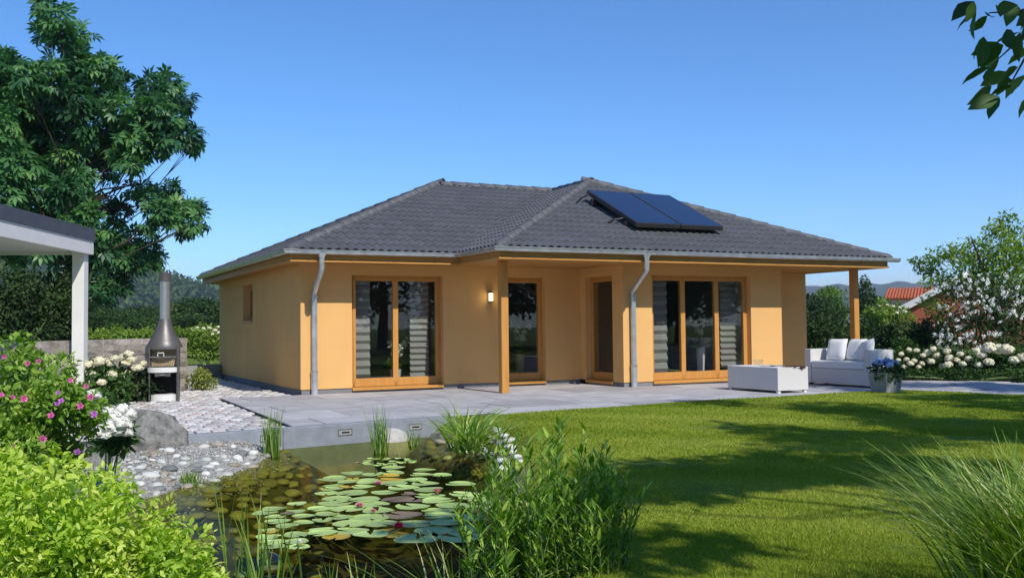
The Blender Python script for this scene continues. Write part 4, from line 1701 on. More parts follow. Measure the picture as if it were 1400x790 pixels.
cor = MB()
V = [wpt(a, d, z) for z in (0, WH-.03) for a, d in ((.03, -.03), (WL_-.03, -.03), (WL_-.03, -.40), (.03, -.40))]
cor.add(V, [(3, 2, 1, 0), (4, 5, 6, 7), (0, 1, 5, 4), (1, 2, 6, 5), (2, 3, 7, 6), (3, 0, 4, 7)]).build('core', MT['stone_dark'], sw)
zrow = [0, .26, .50, .78, WH]
for r_ in range(4):
    a = 0.0
    while a < WL_:
        l_ = R.uniform(.45, 1.0) if r_ < 3 else R.uniform(.9, 1.7)
        b_ = min(a+l_, WL_)
        j_ = .008
        V = []
        d0_, d1_ = R.uniform(.0, .035), -.44
        n_a, n_z = 4, 3
        za, zb = zrow[r_]+j_*.5, zrow[r_+1]-j_*.5
        for i in range(n_a+1):
            for k in range(n_z+1):
                fa, fz = i/n_a, k/n_z
                edge_ = (i in (0, n_a)) or (k in (0, n_z))
                dd = d0_-(.022 if edge_ else 0)+R.uniform(-.012, .012)
                V.append(wpt(a+j_+(b_-a-2*j_)*fa+R.uniform(-.006, .006), dd, za+(zb-za)*fz+R.uniform(-.004, .004)))
        Fq = []
        for i in range(n_a):
            for k in range(n_z):
                q = i*(n_z+1)+k
                Fq.append((q, q+n_z+1, q+n_z+2, q+1))
        n0 = len(V)
        V += [wpt(a+j_, d1_, za), wpt(b_-j_, d1_, za), wpt(b_-j_, d1_, zb), wpt(a+j_, d1_, zb)]
        q1, q2 = n_a*(n_z+1), n_a*(n_z+1)+n_z
        Fq += [tuple([n_z]+[i*(n_z+1)+n_z for i in range(1, n_a+1)]+[n0+2, n0+3]), tuple([i*(n_z+1) for i in range(n_a, -1, -1)]+[n0, n0+1]),
               tuple([k for k in range(n_z+1)]+[n0+3, n0]), tuple([q1+k for k in range(n_z, -1, -1)]+[n0+1, n0+2]), (n0, n0+1, n0+2, n0+3)]
        MB().add(V, Fq).build('stone', MT['stone'], sw)
        a = b_

# ---- white canopy at the left
Ac, Bc = dep(128, 340, 17.5)[:2], dep(0, 330, 14.45)[:2]
cdv = (Bc-Ac)/np.linalg.norm(Bc-Ac)
cnv = np.array((-cdv[1], cdv[0]))
if np.dot(cnv, CAM[:2]-Ac) > 0:
    cnv = -cnv
can = empty('canopy', (Ac[0], Ac[1], 0), 'white flat-roofed garden canopy with slate grey edge on a square post', 'canopy')
LC, DC = 5.2, 3.0


def cpt(a, d, z):
    return (Ac[0]+cdv[0]*a+cnv[0]*d, Ac[1]+cdv[1]*a+cnv[1]*d, z)


def cbox(mb, a0, a1, d0, d1, z0, z1):
    V = [cpt(a, d, z) for z in (z0, z1) for a, d in ((a0, d0), (a1, d0), (a1, d1), (a0, d1))]
    return mb.add(V, [(3, 2, 1, 0), (4, 5, 6, 7), (0, 1, 5, 4), (1, 2, 6, 5), (2, 3, 7, 6), (3, 0, 4, 7)])


ZC0 = 2.49
cbox(MB(), 0, LC, 0, .05, ZC0, ZC0+.22).build('fascia_board', MT['white'], can)
cbox(MB(), 0, .05, .052, DC, ZC0, ZC0+.22).build('fascia_board', MT['white'], can)
cbox(MB(), -.02, LC, -.02, DC, ZC0+.222, ZC0+.42).build('roof_edge', MT['slate'], can)
cbox(MB(), .052, LC, .052, DC, ZC0+.05, ZC0+.08).build('ceiling', MT['white'], can)
cbox(MB(), .06, .25, .06, .25, 0, ZC0+.05).build('post', MT['white'], can, bevel=.006, seg=1)
cbox(MB(), LC-.4, LC-.2, DC-.3, DC-.1, 0, ZC0+.05).build('post', MT['white'], can)
cbox(MB(), .06, .25, DC-.3, DC-.1, 0, ZC0+.05).build('post', MT['white'], can)
dl = MB().lathe([(0, 0), (.06, 0), (.06, .01), (0, .01)], cpt(2.3, .9, ZC0+.039), 14)
dl.build('downlight', MT['steel'], can)

# ---- steel garden grill
gx_, gy_ = gp(225, 547)[:2]
ga = math.radians(-14)
gr_ = empty('garden_grill', (gx_, gy_, 0), 'tall steel garden fireplace grill with conical hood and chimney', 'grill', rz=ga)


def gpart(mb, n, mt, smooth=False, bevel=0, par=None):
    o = link(n, mb.mesh(n, smooth, bevel, 1), None, mt)
    o.parent = par or gr_
    return o


W2, DP = .24, .20
gpart(MB().box(-W2, -W2+.02, -DP, DP, .0, .95), 'side_panel', MT['grillgrey'])
gpart(MB().box(W2-.02, W2, -DP, DP, .0, .95), 'side_panel', MT['grillgrey'])
gpart(MB().box(-W2+.02, W2-.02, DP-.02, DP, .0, .95), 'back_panel', MT['soot'])
gpart(MB().box(-W2+.022, W2-.022, -.02, DP-.022, .60, .93), 'brick_lining', MT['firebrick'])


def dshape(z0, z1, w, front, back, n=14):
    poly = [(w, back), (-w, back)]
    for k in range(n+1):
        a = math.pi+math.pi*k/n
        poly.append((w*math.cos(a), -DP*.6+(front)*math.sin(a)))
    return MB().prism(poly, z0, z1)


gpart(dshape(.0, .11, W2-.022, .16, DP-.022), 'base_tray', MT['white'])
gpart(dshape(.50, .585, W2+.03, .20, -DP*.6), 'front_band', MT['white'])
gpart(dshape(.51, .58, W2-.022, .12, DP-.022), 'fire_bowl', MT['soot'])
gpart(MB().box(-.13, .13, -DP*.6-.17, -DP*.6-.05, .43, .495), 'ash_drawer', MT['grillgrey'], bevel=.004)
gpart(MB().tube([(-.05, -DP*.6-.172, .465), (-.05, -DP*.6-.20, .465), (.05, -DP*.6-.20, .465), (.05, -DP*.6-.172, .465)], .008, 6), 'handle', MT['steel'])
rk = MB()
for k in range(12):
    x = -W2+.03+k*(2*W2-.06)/11
    rk.tube([(x, -.22, .77), (x, DP-.05, .77)], .005, 5)
rk.tube([(-W2+.02, -.22, .77), (W2-.02, -.22, .77)], .008, 6)
rk.tube([(-W2+.02, DP-.06, .77), (W2-.02, DP-.06, .77)], .008, 6)
gpart(rk, 'grill_rack', MT['steel'])
gpart(MB().tube([(-.08, -.22, .77), (-.08, -.30, .79), (-.08, -.30, .84), (.02, -.30, .84), (.02, -.30, .79), (.02, -.22, .77)], .009, 6), 'rack_handle', MT['white'])
hood = MB()
V, Fq = [], []
nh = 28
for z, k_ in ((.90, 1.0), (.96, 1.0), (1.04, .86), (1.14, .68), (1.26, .50), (1.36, .385), (1.44, .325)):
    for k in range(nh):
        a = 2*math.pi*k/nh
        V.append((.305*k_*math.cos(a), .265*k_*math.sin(a)-.02*max(0, k_-.33), z+(.03 if (z < .91 and math.sin(a) > -.5) else 0)))
for i in range(6):
    Fq += [(i*nh+k, i*nh+(k+1) % nh, (i+1)*nh+(k+1) % nh, (i+1)*nh+k) for k in range(nh)]
gpart(hood.add(V, Fq), 'hood', MT['grillgrey'], True)
gpart(MB().lathe([(.092, 1.43), (.092, 2.21), (.086, 2.21), (.086, 1.43)], (0, 0, 0), 20), 'chimney', MT['steel'], True)
gpart(MB().lathe([(.094, 2.10), (.104, 2.10), (.104, 2.25), (.094, 2.25)], (0, 0, 0), 20), 'chimney_collar', MT['grillgrey'])
gpart(MB().box(W2+.002, W2+.03, -DP-.05, -DP+.02, .0, .93), 'corner_post', MT['grillgrey'])
gpart(MB().box(W2-.02, W2+.09, -.01, .01, .74, .76), 'side_hook', MT['steel'])


# ---- boulders
def rock(name, c, s, seed, mat, sub=5):
    bm = bmesh.new()
    bmesh.ops.create_icosphere(bm, subdivisions=sub, radius=1)
    from mathutils import noise as NZ
    off = Vector((seed*3.1, seed*1.7, seed*2.3))
    for v in bm.verts:
        p = v.co.copy()
        k = 1+.20*NZ.noise(p*1.1+off)+.13*NZ.noise(p*2.6+off)+.07*abs(NZ.noise(p*6+off))+.035*NZ.noise(p*15+off)
        q = p*k
        # a few flat faces
        for d_, h_ in ((Vector((.5, -.6, .6)), .80), (Vector((-.7, -.4, .4)), .82), (Vector((.2, .1, 1)), .86)):
            d2 = d_.normalized()
            e_ = q.dot(d2)-h_
            if e_ > 0:
                q -= d2*e_*.8
        v.co = Vector((q.x*s[0], q.y*s[1], max(q.z, -.35)*s[2]))+Vector(c)
    me = bpy.data.meshes.new(name)
    bm.to_mesh(me)
    bm.free()
    me.polygons.foreach_set('use_smooth', [True]*len(me.polygons))
    return link(name, me, None, mat)


bc = gp(204, 614, -.10)
tag(rock('boulder', (bc[0], bc[1]+.1, -.02), (.39, .28, .38), 3, MT['rock']), 'large rough grey boulder beside the white peonies at the kerb end', 'boulder', 'boulders beside the pond')
bc2 = gp(128, 638, -.12)
tag(rock('boulder', (bc2[0], bc2[1], -.08), (.19, .17, .20), 8, MT['rock']), 'smaller rounded grey boulder under the rose bush', 'boulder', 'boulders beside the pond')
bw = gp(541, 604, -.25)
tag(rock('boulder', (bw[0], bw[1]+.10, -.36), (.23, .15, .31), 5, M('pale_stone', (.50, .49, .44), .75, .3, 6, .4, 30), 3), 'big pale rounded stone in the water against the kerb', 'boulder', 'boulders beside the pond')


# ---- pebbles and gravel
def pebble_mesh(seed):
    bm = bmesh.new()
    bmesh.ops.create_icosphere(bm, subdivisions=2, radius=1)
    from mathutils import noise as NZ
    for v in bm.verts:
        v.co *= 1+.16*NZ.noise(v.co*1.2+Vector((seed*5.3, 0, seed)))
    me = bpy.data.meshes.new('pebble')
    bm.to_mesh(me)
    bm.free()
    me.polygons.foreach_set('use_smooth', [True]*len(me.polygons))
    return me


PEB = [pebble_mesh(s) for s in range(6)]
PEBW = [p.copy() for p in PEB]
PMT = [MT['pebble'], M('pebble_white', (.62, .62, .57), .6, .2, 7, .1, 30, rand=.2), M('pebble_brown', (.30, .26, .20), .6, .25, 7, .15, 30, rand=.35), M('pebble_dark', (.22, .24, .23), .6, .3, 7, .15, 30, rand=.3)]
for k, p in enumerate(PEB):
    p.materials.append(PMT[(0, 1, 0, 2, 3, 1)[k]])
for p in PEBW:
    p.materials.append(MT['pebblewet'])
placed = []


def put_pebble(x, y, r, wet):
    for a, b, c in placed:
        if (a-x)**2+(b-y)**2 < (.82*(r+c))**2:
            return False
    placed.append((x, y, r))
    z = float(ground_h(np.array([x]), np.array([y]))[0])
    o = bpy.data.objects.new('pebble', R.choice(PEBW if wet else PEB))
    COL.objects.link(o)
    o.location = (x, y, z+r*.16)
    o.scale = (r*R.uniform(.9, 1.25), r*R.uniform(.75, 1.0), r*R.uniform(.45, .62))
    o.rotation_euler = (R.uniform(-.15, .15), R.uniform(-.15, .15), R.uniform(0, 3.14))
    if wet:
        tag(o, 'olive algae-covered pebble under the shallow pond water', 'pebble', 'pebbles under the shallow water')
    else:
        tag(o, 'smooth rounded pebble on the dry pond shore', 'pebble', 'pebbles on the dry pond shore')
    return True


def shore_sample(poly_px, n, rmin, rmax, z, force=None, tries=9):
    us = [p[0] for p in poly_px]
    vs = [p[1] for p in poly_px]
    k = t = 0
    while k < n and t < n*tries:
        t += 1
        u, v = R.uniform(min(us), max(us)), R.uniform(min(vs), max(vs))
        if not in_poly(np.array([u]), np.array([v]), poly_px)[0]:
            continue
        q = gp(u, v, z)
        ins = bool(in_poly(np.array([q[0]]), np.array([q[1]]), POND)[0])
        zz = float(ground_h(np.array([q[0]]), np.array([q[1]]))[0])
        r_ = R.uniform(rmin, rmax)
        wet = ins and zz+r_*.55 < WATER_Z
        if force is not None and wet != force:
            continue
        k += put_pebble(q[0], q[1], r_, wet)


for u, v, r in ((231, 647, .085), (206, 655, .08), (192, 650, .06), (276, 655, .05), (250, 640, .05), (215, 662, .06), (300, 640, .055), (318, 632, .05), (690, 634, .09), (668, 628, .07), (655, 612, .06), (596, 604, .07), (612, 606, .06)):
    q = gp(u, v, -.2)
    put_pebble(q[0], q[1], r, False)
shore_sample([(150, 655), (180, 626), (250, 612), (330, 606), (395, 606), (396, 620), (340, 642), (280, 662), (220, 682), (160, 690)], 70, .045, .080, -.2, False)
shore_sample([(150, 655), (180, 626), (250, 612), (330, 606), (395, 606), (396, 620), (340, 642), (280, 662), (220, 682), (160, 690)], 100, .022, .045, -.2, False)
shore_sample([(572, 602), (600, 597), (690, 603), (716, 632), (700, 640), (640, 618), (598, 612)], 46, .035, .085, -.18, False)
shore_sample([(180, 690), (300, 655), (400, 618), (440, 625), (460, 660), (430, 690), (300, 705), (200, 720)], 130, .045, .10, -.34, True)
shore_sample([(578, 604), (600, 604), (645, 612), (695, 630), (712, 660), (660, 640), (600, 624)], 44, .05, .10, -.30, True)
q = gp(435, 668, -.42)
put_pebble(q[0], q[1], .26, True)

# gravel: too small to pick apart
gpoly = [gp(u, v, -.15)[:2] for u, v in ((130, 640), (160, 615), (230, 606), (330, 604), (396, 606), (390, 622), (320, 648), (240, 672), (150, 690), (110, 668))]
n = 6500
xs_ = RNG.uniform(min(p[0] for p in gpoly), max(p[0] for p in gpoly), n)
ys_ = RNG.uniform(min(p[1] for p in gpoly), max(p[1] for p in gpoly), n)
ok = in_poly(xs_, ys_, gpoly)
xs_, ys_ = xs_[ok], ys_[ok]
n = len(xs_)
zs_ = ground_h(xs_, ys_)
OCT = np.array([[1, 0, 0], [0, 1, 0], [-1, 0, 0], [0, -1, 0], [0, 0, 1], [0, 0, -1]], float)
OF = np.array([[0, 1, 4], [1, 2, 4], [2, 3, 4], [3, 0, 4], [1, 0, 5], [2, 1, 5], [3, 2, 5], [0, 3, 5]])
rad = RNG.uniform(.008, .022, n)
Vv = OCT[None]*(rad[:, None, None]*RNG.uniform(.6, 1.2, (n, 6, 1)))*np.array([1, 1, .7])
an = RNG.random(n)*6.28
ca, sa_ = np.cos(an)[:, None], np.sin(an)[:, None]
Vx = Vv[:, :, 0]*ca-Vv[:, :, 1]*sa_+xs_[:, None]
Vy = Vv[:, :, 0]*sa_+Vv[:, :, 1]*ca+ys_[:, None]
Vz = Vv[:, :, 2]+zs_[:, None]+.006
gm = mesh_np('gravel', np.stack([Vx, Vy, Vz], -1).reshape(-1, 3), (OF[None]+(np.arange(n)*6)[:, None, None]).reshape(-1, 3),
             M('gravel_grey', (.42, .41, .38), .8, .2, 20, rand=.35, attr=True), rnd=np.repeat(RNG.random(n), 6), smooth=True)
link('gravel', gm, kind='stuff')


# ---- water lilies
def pad_mesh(seed):
    r = random.Random(seed)
    V = [(0, 0, .0)]
    n = 22
    notch = .22
    for ring, rr, z in ((0, .55, .0006), (1, .93, .0012), (2, 1.0, .006)):
        for k in range(n+1):
            a = notch+(2*math.pi-2*notch)*k/n
            w = 1+.035*math.sin(3*a+seed)+.02*math.sin(7*a+seed*2)
            V.append((rr*w*math.cos(a), rr*w*math.sin(a), z*(1+.6*math.sin(2*a+seed))))
    Fq = []
    for k in range(n):
        Fq.append((0, 1+k, 2+k))
        for ring in (0, 1):
            a = 1+ring*(n+1)+k
            Fq.append((a, a+n+1, a+n+2, a+1))
    me = bpy.data.meshes.new('lily_pad')
    me.from_pydata(V, [], Fq)
    me.polygons.foreach_set('use_smooth', [True]*len(me.polygons))
    return me


PADS = {}
for nm in ('lilypad', 'lilyold', 'lilybrown'):
    PADS[nm] = []
    for s in range(4):
        me = pad_mesh(s+1)
        me.materials.append(MT[nm])
        PADS[nm].append(me)


def lily_flower(mat, layers=3):
    V, Fq = [], []
    for L_ in range(layers):
        n = 9-L_
        tilt = .35+.42*L_
        ln = 1.0-.14*L_
        for k in range(n):
            a = 6.283*k/n+L_*.35
            c, s = math.cos(a), math.sin(a)
            q = len(V)
            for t, w_ in ((.1, .10), (.55, .22), (1.0, .015)):
                rr = t*ln*math.cos(tilt)
                z = t*ln*math.sin(tilt)+.10*t*t
                for sg in (-1, 1):
                    V.append((rr*c-sg*w_*s, rr*s+sg*w_*c, z+(.06 if w_ > .2 else 0)))
            Fq += [(q, q+2, q+3, q+1), (q+2, q+4, q+5, q+3)]
    me = bpy.data.meshes.new('lily_flower')
    me.from_pydata(V, [], Fq)
    me.materials.append(mat)
    return me


FLR = {k: lily_flower(MT[k]) for k in ('lilyred', 'lilypink', 'petalwhite')}
padpos = []
padn = 0


def lily(label, zones, flowers, specials=()):
    """zones: (u,v,ru,rv,count,(rmin,rmax)) in the photo, laid onto the water surface"""
    global padn
    c0 = gp(zones[0][0], zones[0][1], WATER_Z)
    e = empty('water_lily', tuple(c0), label, 'water lily', 'water lilies on the pond')

    def pad(u, v, r, kind):
        global padn
        q = gp(u, v, WATER_Z)
        for a, b, c in padpos:
            if (a-q[0])**2+(b-q[1])**2 < (.80*(r+c))**2:
                return False
        if not in_poly(np.array([q[0]]), np.array([q[1]]), POND)[0]:
            return False
        padpos.append((q[0], q[1], r))
        o = bpy.data.objects.new('lily_pad', R.choice(PADS[kind]))
        COL.objects.link(o)
        o.parent = e
        o.matrix_parent_inverse = e.matrix_basis.inverted()
        o.location = (q[0], q[1], WATER_Z+.004+.0035*(padn % 6))
        o.scale = (r, r*R.uniform(.9, 1.0), 1.0)
        o.rotation_euler = (R.uniform(-.012, .012), R.uniform(-.012, .012), R.uniform(0, 6.28))
        padn += 1
        return True
    for u, v, r, kind in specials:
        pad(u, v, r, kind)
    for u, v, ru, rv, cnt, (ra, rb) in zones:
        k = t = 0
        while k < cnt and t < cnt*40:
            t += 1
            a, s = R.uniform(0, 6.283), math.sqrt(R.random())
            kind = 'lilypad' if R.random() < .96 else R.choice(['lilyold', 'lilybrown'])
            k += pad(u+ru*s*math.cos(a), v+rv*s*math.sin(a), R.uniform(ra, rb), kind)
    for u, v, rp, mt in flowers:
        q = gp(u, v+2, WATER_Z+.03)
        o = bpy.data.objects.new('flower', FLR[mt])
        COL.objects.link(o)
        o.parent = e
        o.matrix_parent_inverse = e.matrix_basis.inverted()
        dist = float(np.linalg.norm(q-CAM))
        s = rp*dist/F_PX
        o.location = (q[0], q[1], WATER_Z+.025)
        o.scale = (s, s, s*1.05)
        o.rotation_euler = (R.uniform(-.2, .2), R.uniform(-.2, .2), R.uniform(0, 6.28))
        ye = MB().lathe([(0, .0), (s*.25, .0), (s*.22, s*.35), (0, s*.38)], (0, 0, 0), 8).mesh('stamens')
        y_ = link('stamens', ye, None, MT['petalyellow'])
        y_.parent = e
        y_.matrix_parent_inverse = e.matrix_basis.inverted()
        y_.location = (q[0], q[1], WATER_Z+.028)


lily('large water lily with red and pink flowers among dense pale green pads',
     [(545, 658, 95, 20, 17, (.11, .145)), (560, 690, 110, 24, 19, (.13, .165)), (560, 724, 90, 20, 11, (.13, .17)), (495, 668, 55, 22, 8, (.10, .13)), (628, 705, 42, 26, 7, (.13, .16)), (478, 690, 45, 16, 7, (.11, .13))],
     [(545, 720, 12, 'lilyred'), (598, 671, 9, 'lilypink'), (492, 690, 8, 'lilypink'), (510, 697, 6, 'lilypink'), (517, 660, 7, 'lilypink')],
     [(528, 727, .095, 'lilyold'), (543, 733, .10, 'lilyold'), (475, 667, .075, 'lilyold'), (482, 657, .07, 'lilyold'), (660, 702, .09, 'lilyold'), (563, 688, .10, 'lilybrown'), (562, 676, .09, 'lilybrown')])
lily('smaller water lily with one white flower and olive pads', [(405, 712, 50, 22, 13, (.08, .115)), (440, 704, 36, 12, 6, (.09, .115)), (470, 728, 34, 10, 5, (.10, .13)), (388, 740, 28, 16, 5, (.08, .10))],
     [(411, 742, 10, 'petalwhite')], [(370, 730, .06, 'lilyold'), (392, 706, .06, 'lilybrown')])
lily('patch of small browned lily pads in front of the reeds', [(530, 634, 42, 7, 22, (.04, .06))], [])

# ---- glass float
fc = gp(368, 779, WATER_Z)
gfl = empty('glass_float', (fc[0], fc[1], WATER_Z), 'clear round glass float lying on the water among the grass blades', 'glass ball')
bmf = MB()
pr = [(max(.0001, .075*math.sin(math.pi*k/12)), -.075*math.cos(math.pi*k/12)) for k in range(13)]
bmf.lathe(pr, (fc[0], fc[1], WATER_Z+.035), 22).build('globe', glassmat('float_glass', (.80, .84, .80), 1.5, boost=2.0), gfl, smooth=True)
bmf = MB().lathe([(.0, -.05), (.05, -.045), (.064, -.02), (.0, -.015)], (fc[0], fc[1], WATER_Z+.035), 16)
bmf.build('filling', MT['pebblewet'], gfl, smooth=True)


# ---- blades: reeds, sedges, grasses
def blades(base, n, h, spread, width, lm, lean=.25, droop=.3, seg=6, hvar=.4, az=None, azspread=math.pi, fold=True):
    """arched grass blades from one root; returns a mesh"""
    V = np.empty((n, (seg+1)*2, 3))
    a = RNG.uniform(0, 2*math.pi, n) if az is None else az+RNG.uniform(-azspread, azspread, n)
    hh = h*(1-hvar*RNG.random(n))
    ln = lean*(.25+RNG.random(n))
    dr = droop*(.3+RNG.random(n))
    bx_ = base[0]+RNG.normal(size=n)*spread*.5
    by_ = base[1]+RNG.normal(size=n)*spread*.5
    ca, sa = np.cos(a), np.sin(a)
    wa = a+math.pi/2+RNG.normal(size=n)*.5
    for i in range(seg+1):
        t = i/seg
        rr = hh*(ln*t+dr*t**2.4)
        zz = hh*(t*np.sqrt(np.maximum(.15, 1-ln**2*.6))-dr*.55*t**3)
        w_ = width*(1-t**2.2)*(.75+.25*math.sin(math.pi*min(1, t*1.6)))+.0006
        cx_, cy_, cz_ = bx_+ca*rr, by_+sa*rr, base[2]+zz
        V[:, 2*i, 0], V[:, 2*i, 1], V[:, 2*i, 2] = cx_-np.cos(wa)*w_, cy_-np.sin(wa)*w_, cz_
        V[:, 2*i+1, 0], V[:, 2*i+1, 1], V[:, 2*i+1, 2] = cx_+np.cos(wa)*w_, cy_+np.sin(wa)*w_, cz_
    k = (seg+1)*2
    f = np.array([(2*i, 2*i+1, 2*i+3, 2*i+2) for i in range(seg)])
    Fq = (f[None]+(np.arange(n)*k)[:, None, None]).reshape(-1, 4)
    return mesh_np('blades', V.reshape(-1, 3), Fq, lm, rnd=np.repeat(RNG.random(n)**1.4, k))


def clump(name, base, label, cat, group=None, **kw):
    e = empty(name, tuple(base), label, cat, group)
    link('foliage', blades(base, **kw), e)
    cr = MB().lathe([(.0, -.02), (kw['spread']*.55+.01, -.02), (kw['spread']*.4+.008, .03), (0, .04)], tuple(base), 10)
    cr.build('root_crown', MT['stem'], e)
    return e


b = gp(371, 630, -.30)
clump('reed_clump', b, 'upright reed clump at the edge of the dry pebbles', 'reeds', 'reeds in the pond', n=70, h=.68, spread=.10, width=.007, lm=LM['reed'], lean=.16, droop=.05)
b = gp(520, 627, -.32)
clump('reed_clump', b, 'upright reed clump standing in the water by the kerb lights', 'reeds', 'reeds in the pond', n=62, h=.72, spread=.10, width=.007, lm=LM['reed'], lean=.18, droop=.05)
b = gp(564, 612, -.28)
clump('reed_clump', b, 'small sparse reed tuft beside the large pale stone', 'reeds', 'reeds in the pond', n=22, h=.30, spread=.06, width=.006, lm=LM['reed'], lean=.3, droop=.1)
b = gp(640, 617, -.16)
clump('sedge_clump', b, 'arching pale green sedge clump at the corner of terrace and lawn', 'sedge', n=230, h=.76, spread=.15, width=.0135, lm=LM['tuft'], lean=.75, droop=.62, hvar=.5)
b = gp(262, 660, -.24)
clump('sedge_tuft', b, 'tiny green sedge tuft growing among the shore pebbles', 'sedge', n=120, h=.14, spread=.09, width=.004, lm=LM['reed'], lean=.35, droop=.2)
for u, v, h_, lab in ((330, 786, .72, 'thin tall rush stalks rising beside the lime green bush'), (352, 800, .62, 'thin rush stalks rising behind the glass float'), (388, 796, .5, 'short leaning rush stalks beside the glass float')):
    b = gp(u, v, WATER_Z)
    clump('rush_stalks', b-np.array([0, 0, .02]), lab, 'rushes', 'thin rushes near the glass float', n=11, h=h_, spread=.10, width=.006, lm=LM['reed'], lean=.35, droop=.08)
for u, v, h_, lab in ((448, 830, .30, 'short pale rush tips at the near water edge'), (490, 835, .34, 'pale rush tips between glass float and the tall green plant')):
    b = gp(u, v, WATER_Z)
    clump('rush_stalks', b, lab, 'rushes', 'rush tips at the near water edge', n=8, h=h_, spread=.07, width=.006, lm=LM['sedge'], lean=.25, droop=.1)
b = dep(625, 840, 4.9)
b[2] = -.25
clump('sedge_clump', b, 'low silvery sedge blades leaning over the water beside the tall green plant', 'sedge', n=44, h=.62, spread=.2, width=.006, lm=LM['sedge'], lean=.7, droop=.35)

# big ornamental grass at the right
b = dep(1462, 800, 4.4)
b[2] = 0.0
e = empty('ornamental_grass', tuple(b), 'large arching ornamental grass clump at the edge of the lawn', 'ornamental grass')
link('foliage', blades(b, 1900, .90, .26, .0054, LM['sedge'], lean=.52, droop=.40, seg=7), e)
link('root_crown', MB().lathe([(.0, -.02), (.22, -.02), (.16, .05), (0, .07)], tuple(b), 12).mesh('root_crown'), e, MT['stem'])


# tall willow-leaved plant in front of the pond
def stem_plant(name, base, n, h, spread, lleaf, lm, label, cat, group=None, per=22, lean=.22, tmpl=T_LANCE, sizes=None):
    e = empty(name, tuple(base), label, cat, group)
    st = MB()
    P, Dd, Nn = [], [], []
    for k in range(n):
        a = R.uniform(0, 6.283)
        r = spread*math.sqrt(R.random())
        x, y = base[0]+r*math.cos(a), base[1]+r*math.sin(a)
        hh = h*(1-.42*R.random()**1.3)*(1-.28*(r/spread))*(1.16 if R.random() < .08 else 1)
        la = a+R.uniform(-.8, .8)
        ll = lean*R.uniform(.2, 1.1)*(.4+r/spread)
        pts = []
        for i in range(6):
            t = i/5
            pts.append(Vector((x+math.cos(la)*ll*hh*t*t, y+math.sin(la)*ll*hh*t*t, base[2]+hh*t)))
        st.tube(pts, [.0045, .004, .0035, .003, .0025, .0015], 5)
        m_ = int(per*hh/h)
        for i in range(m_):
            t = .12+.88*(i/m_)
            p = Vector((x+math.cos(la)*ll*hh*t*t, y+math.sin(la)*ll*hh*t*t, base[2]+hh*t))
            aa = i*2.4+R.uniform(-.4, .4)
            P.append(p)
            Dd.append((math.cos(aa), math.sin(aa), .75+.5*t+R.uniform(-.3, .3)))
            Nn.append((math.cos(aa)*-.6, math.sin(aa)*-.6, 1))
    st.build('stem', MT['stem'], e)
    P, Dd, Nn = np.array(P), np.array(Dd), np.array(Nn)
    link('foliage', leaf_mesh('foliage', P, Dd, Nn, lleaf*(.6+.6*RNG.random(len(P))), tmpl, lm), e)
    return e


b = dep(745, 830, 5.1)
b[2] = -.22
stem_plant('willowherb', b, 80, 1.02, .28, .095, LM['willow'], 'tall bushy green willowherb with narrow leaves at the pond edge', 'plant', 'willow-leaved plants between pond and lawn', per=38)
b = dep(803, 830, 5.0)
b[2] = -.12
stem_plant('willowherb', b, 48, .72, .22, .08, LM['willow'], 'shorter darker leafy plant leaning onto the lawn beside the tall willowherb', 'plant', 'willow-leaved plants between pond and lawn', per=38)
b = dep(690, 840, 4.9)
b[2] = -.24
stem_plant('willowherb', b, 30, .86, .18, .10, LM['willow'], 'loose leafy stems rising from the water between lilies and willowherb', 'plant', 'willow-leaved plants between pond and lawn', per=26)


# ---- foreground bushes at the left
def clumps_px(lst, d0, dj=.4, deep=1.0):
    o = []
    for u, v, rp in lst:
        d_ = d0+R.uniform(-dj, dj)
        c = dep(u, v, d_)
        r = rp*d_/F_PX
        o.append((c, (r, r*deep, r)))
    return o


b = dep(90, 800, 5.3)
b[2] = -.25
flower_bush('lime_bush', b, broken(clumps_px([(20, 690, 65), (80, 690, 62), (140, 700, 55), (190, 725, 52), (240, 750, 45), (285, 785, 42), (40, 760, 90), (130, 780, 80), (215, 800, 60), (0, 730, 70), (110, 735, 60), (60, 800, 90), (290, 820, 50), (170, 672, 28), (30, 655, 32)], 5.2, .35, 1.2), 5, .5),
            18000, .041, LM['lime'], 'dense lime green bush with rounded leaves in the near corner of the pond', 'bush', stems=40, up=.8, jit=.9, shell=.45, tmpl=T_LEAF)
b = dep(45, 700, 7.6)
b[2] = -.12
rb = flower_bush('rose_bush', b, broken(clumps_px([(15, 520, 45), (60, 530, 45), (95, 545, 38), (110, 580, 36), (20, 580, 60), (70, 590, 55), (40, 640, 60), (80, 618, 34), (0, 630, 60), (20, 500, 28), (60, 660, 50), (0, 560, 50)], 7.4, .4, 1.1), 4, .55),
                 13000, .050, LM['rose'], 'tall leafy rose bush with pink and purple blossoms', 'rose bush', stems=40, up=.6, tmpl=T_LEAF)


def blossom_mesh(name, mat, n=9, seed=0):
    g = np.random.default_rng(seed)
    a = np.linspace(0, 6.28, n, endpoint=False)
    V, Fq = [], []
    for k in range(n):
        ring = 0 if k < 5 else 1
        ti = .35 if ring == 0 else .9
        d = np.array([math.cos(a[k]*2), math.sin(a[k]*2), math.tan(ti)])
        d /= np.linalg.norm(d)
        s = np.array([-math.sin(a[k]*2), math.cos(a[k]*2), 0])
        L_ = 1.0 if ring == 0 else .65
        q = len(V)
        V += [(0, 0, 0), tuple(d*L_*.6+s*.42*L_), tuple(d*L_+np.array([0, 0, .1])), tuple(d*L_*.6-s*.42*L_)]
        Fq.append((q, q+1, q+2, q+3))
    me = bpy.data.meshes.new(name)
    me.from_pydata(V, [], Fq)
    me.materials.append(mat)
    return me


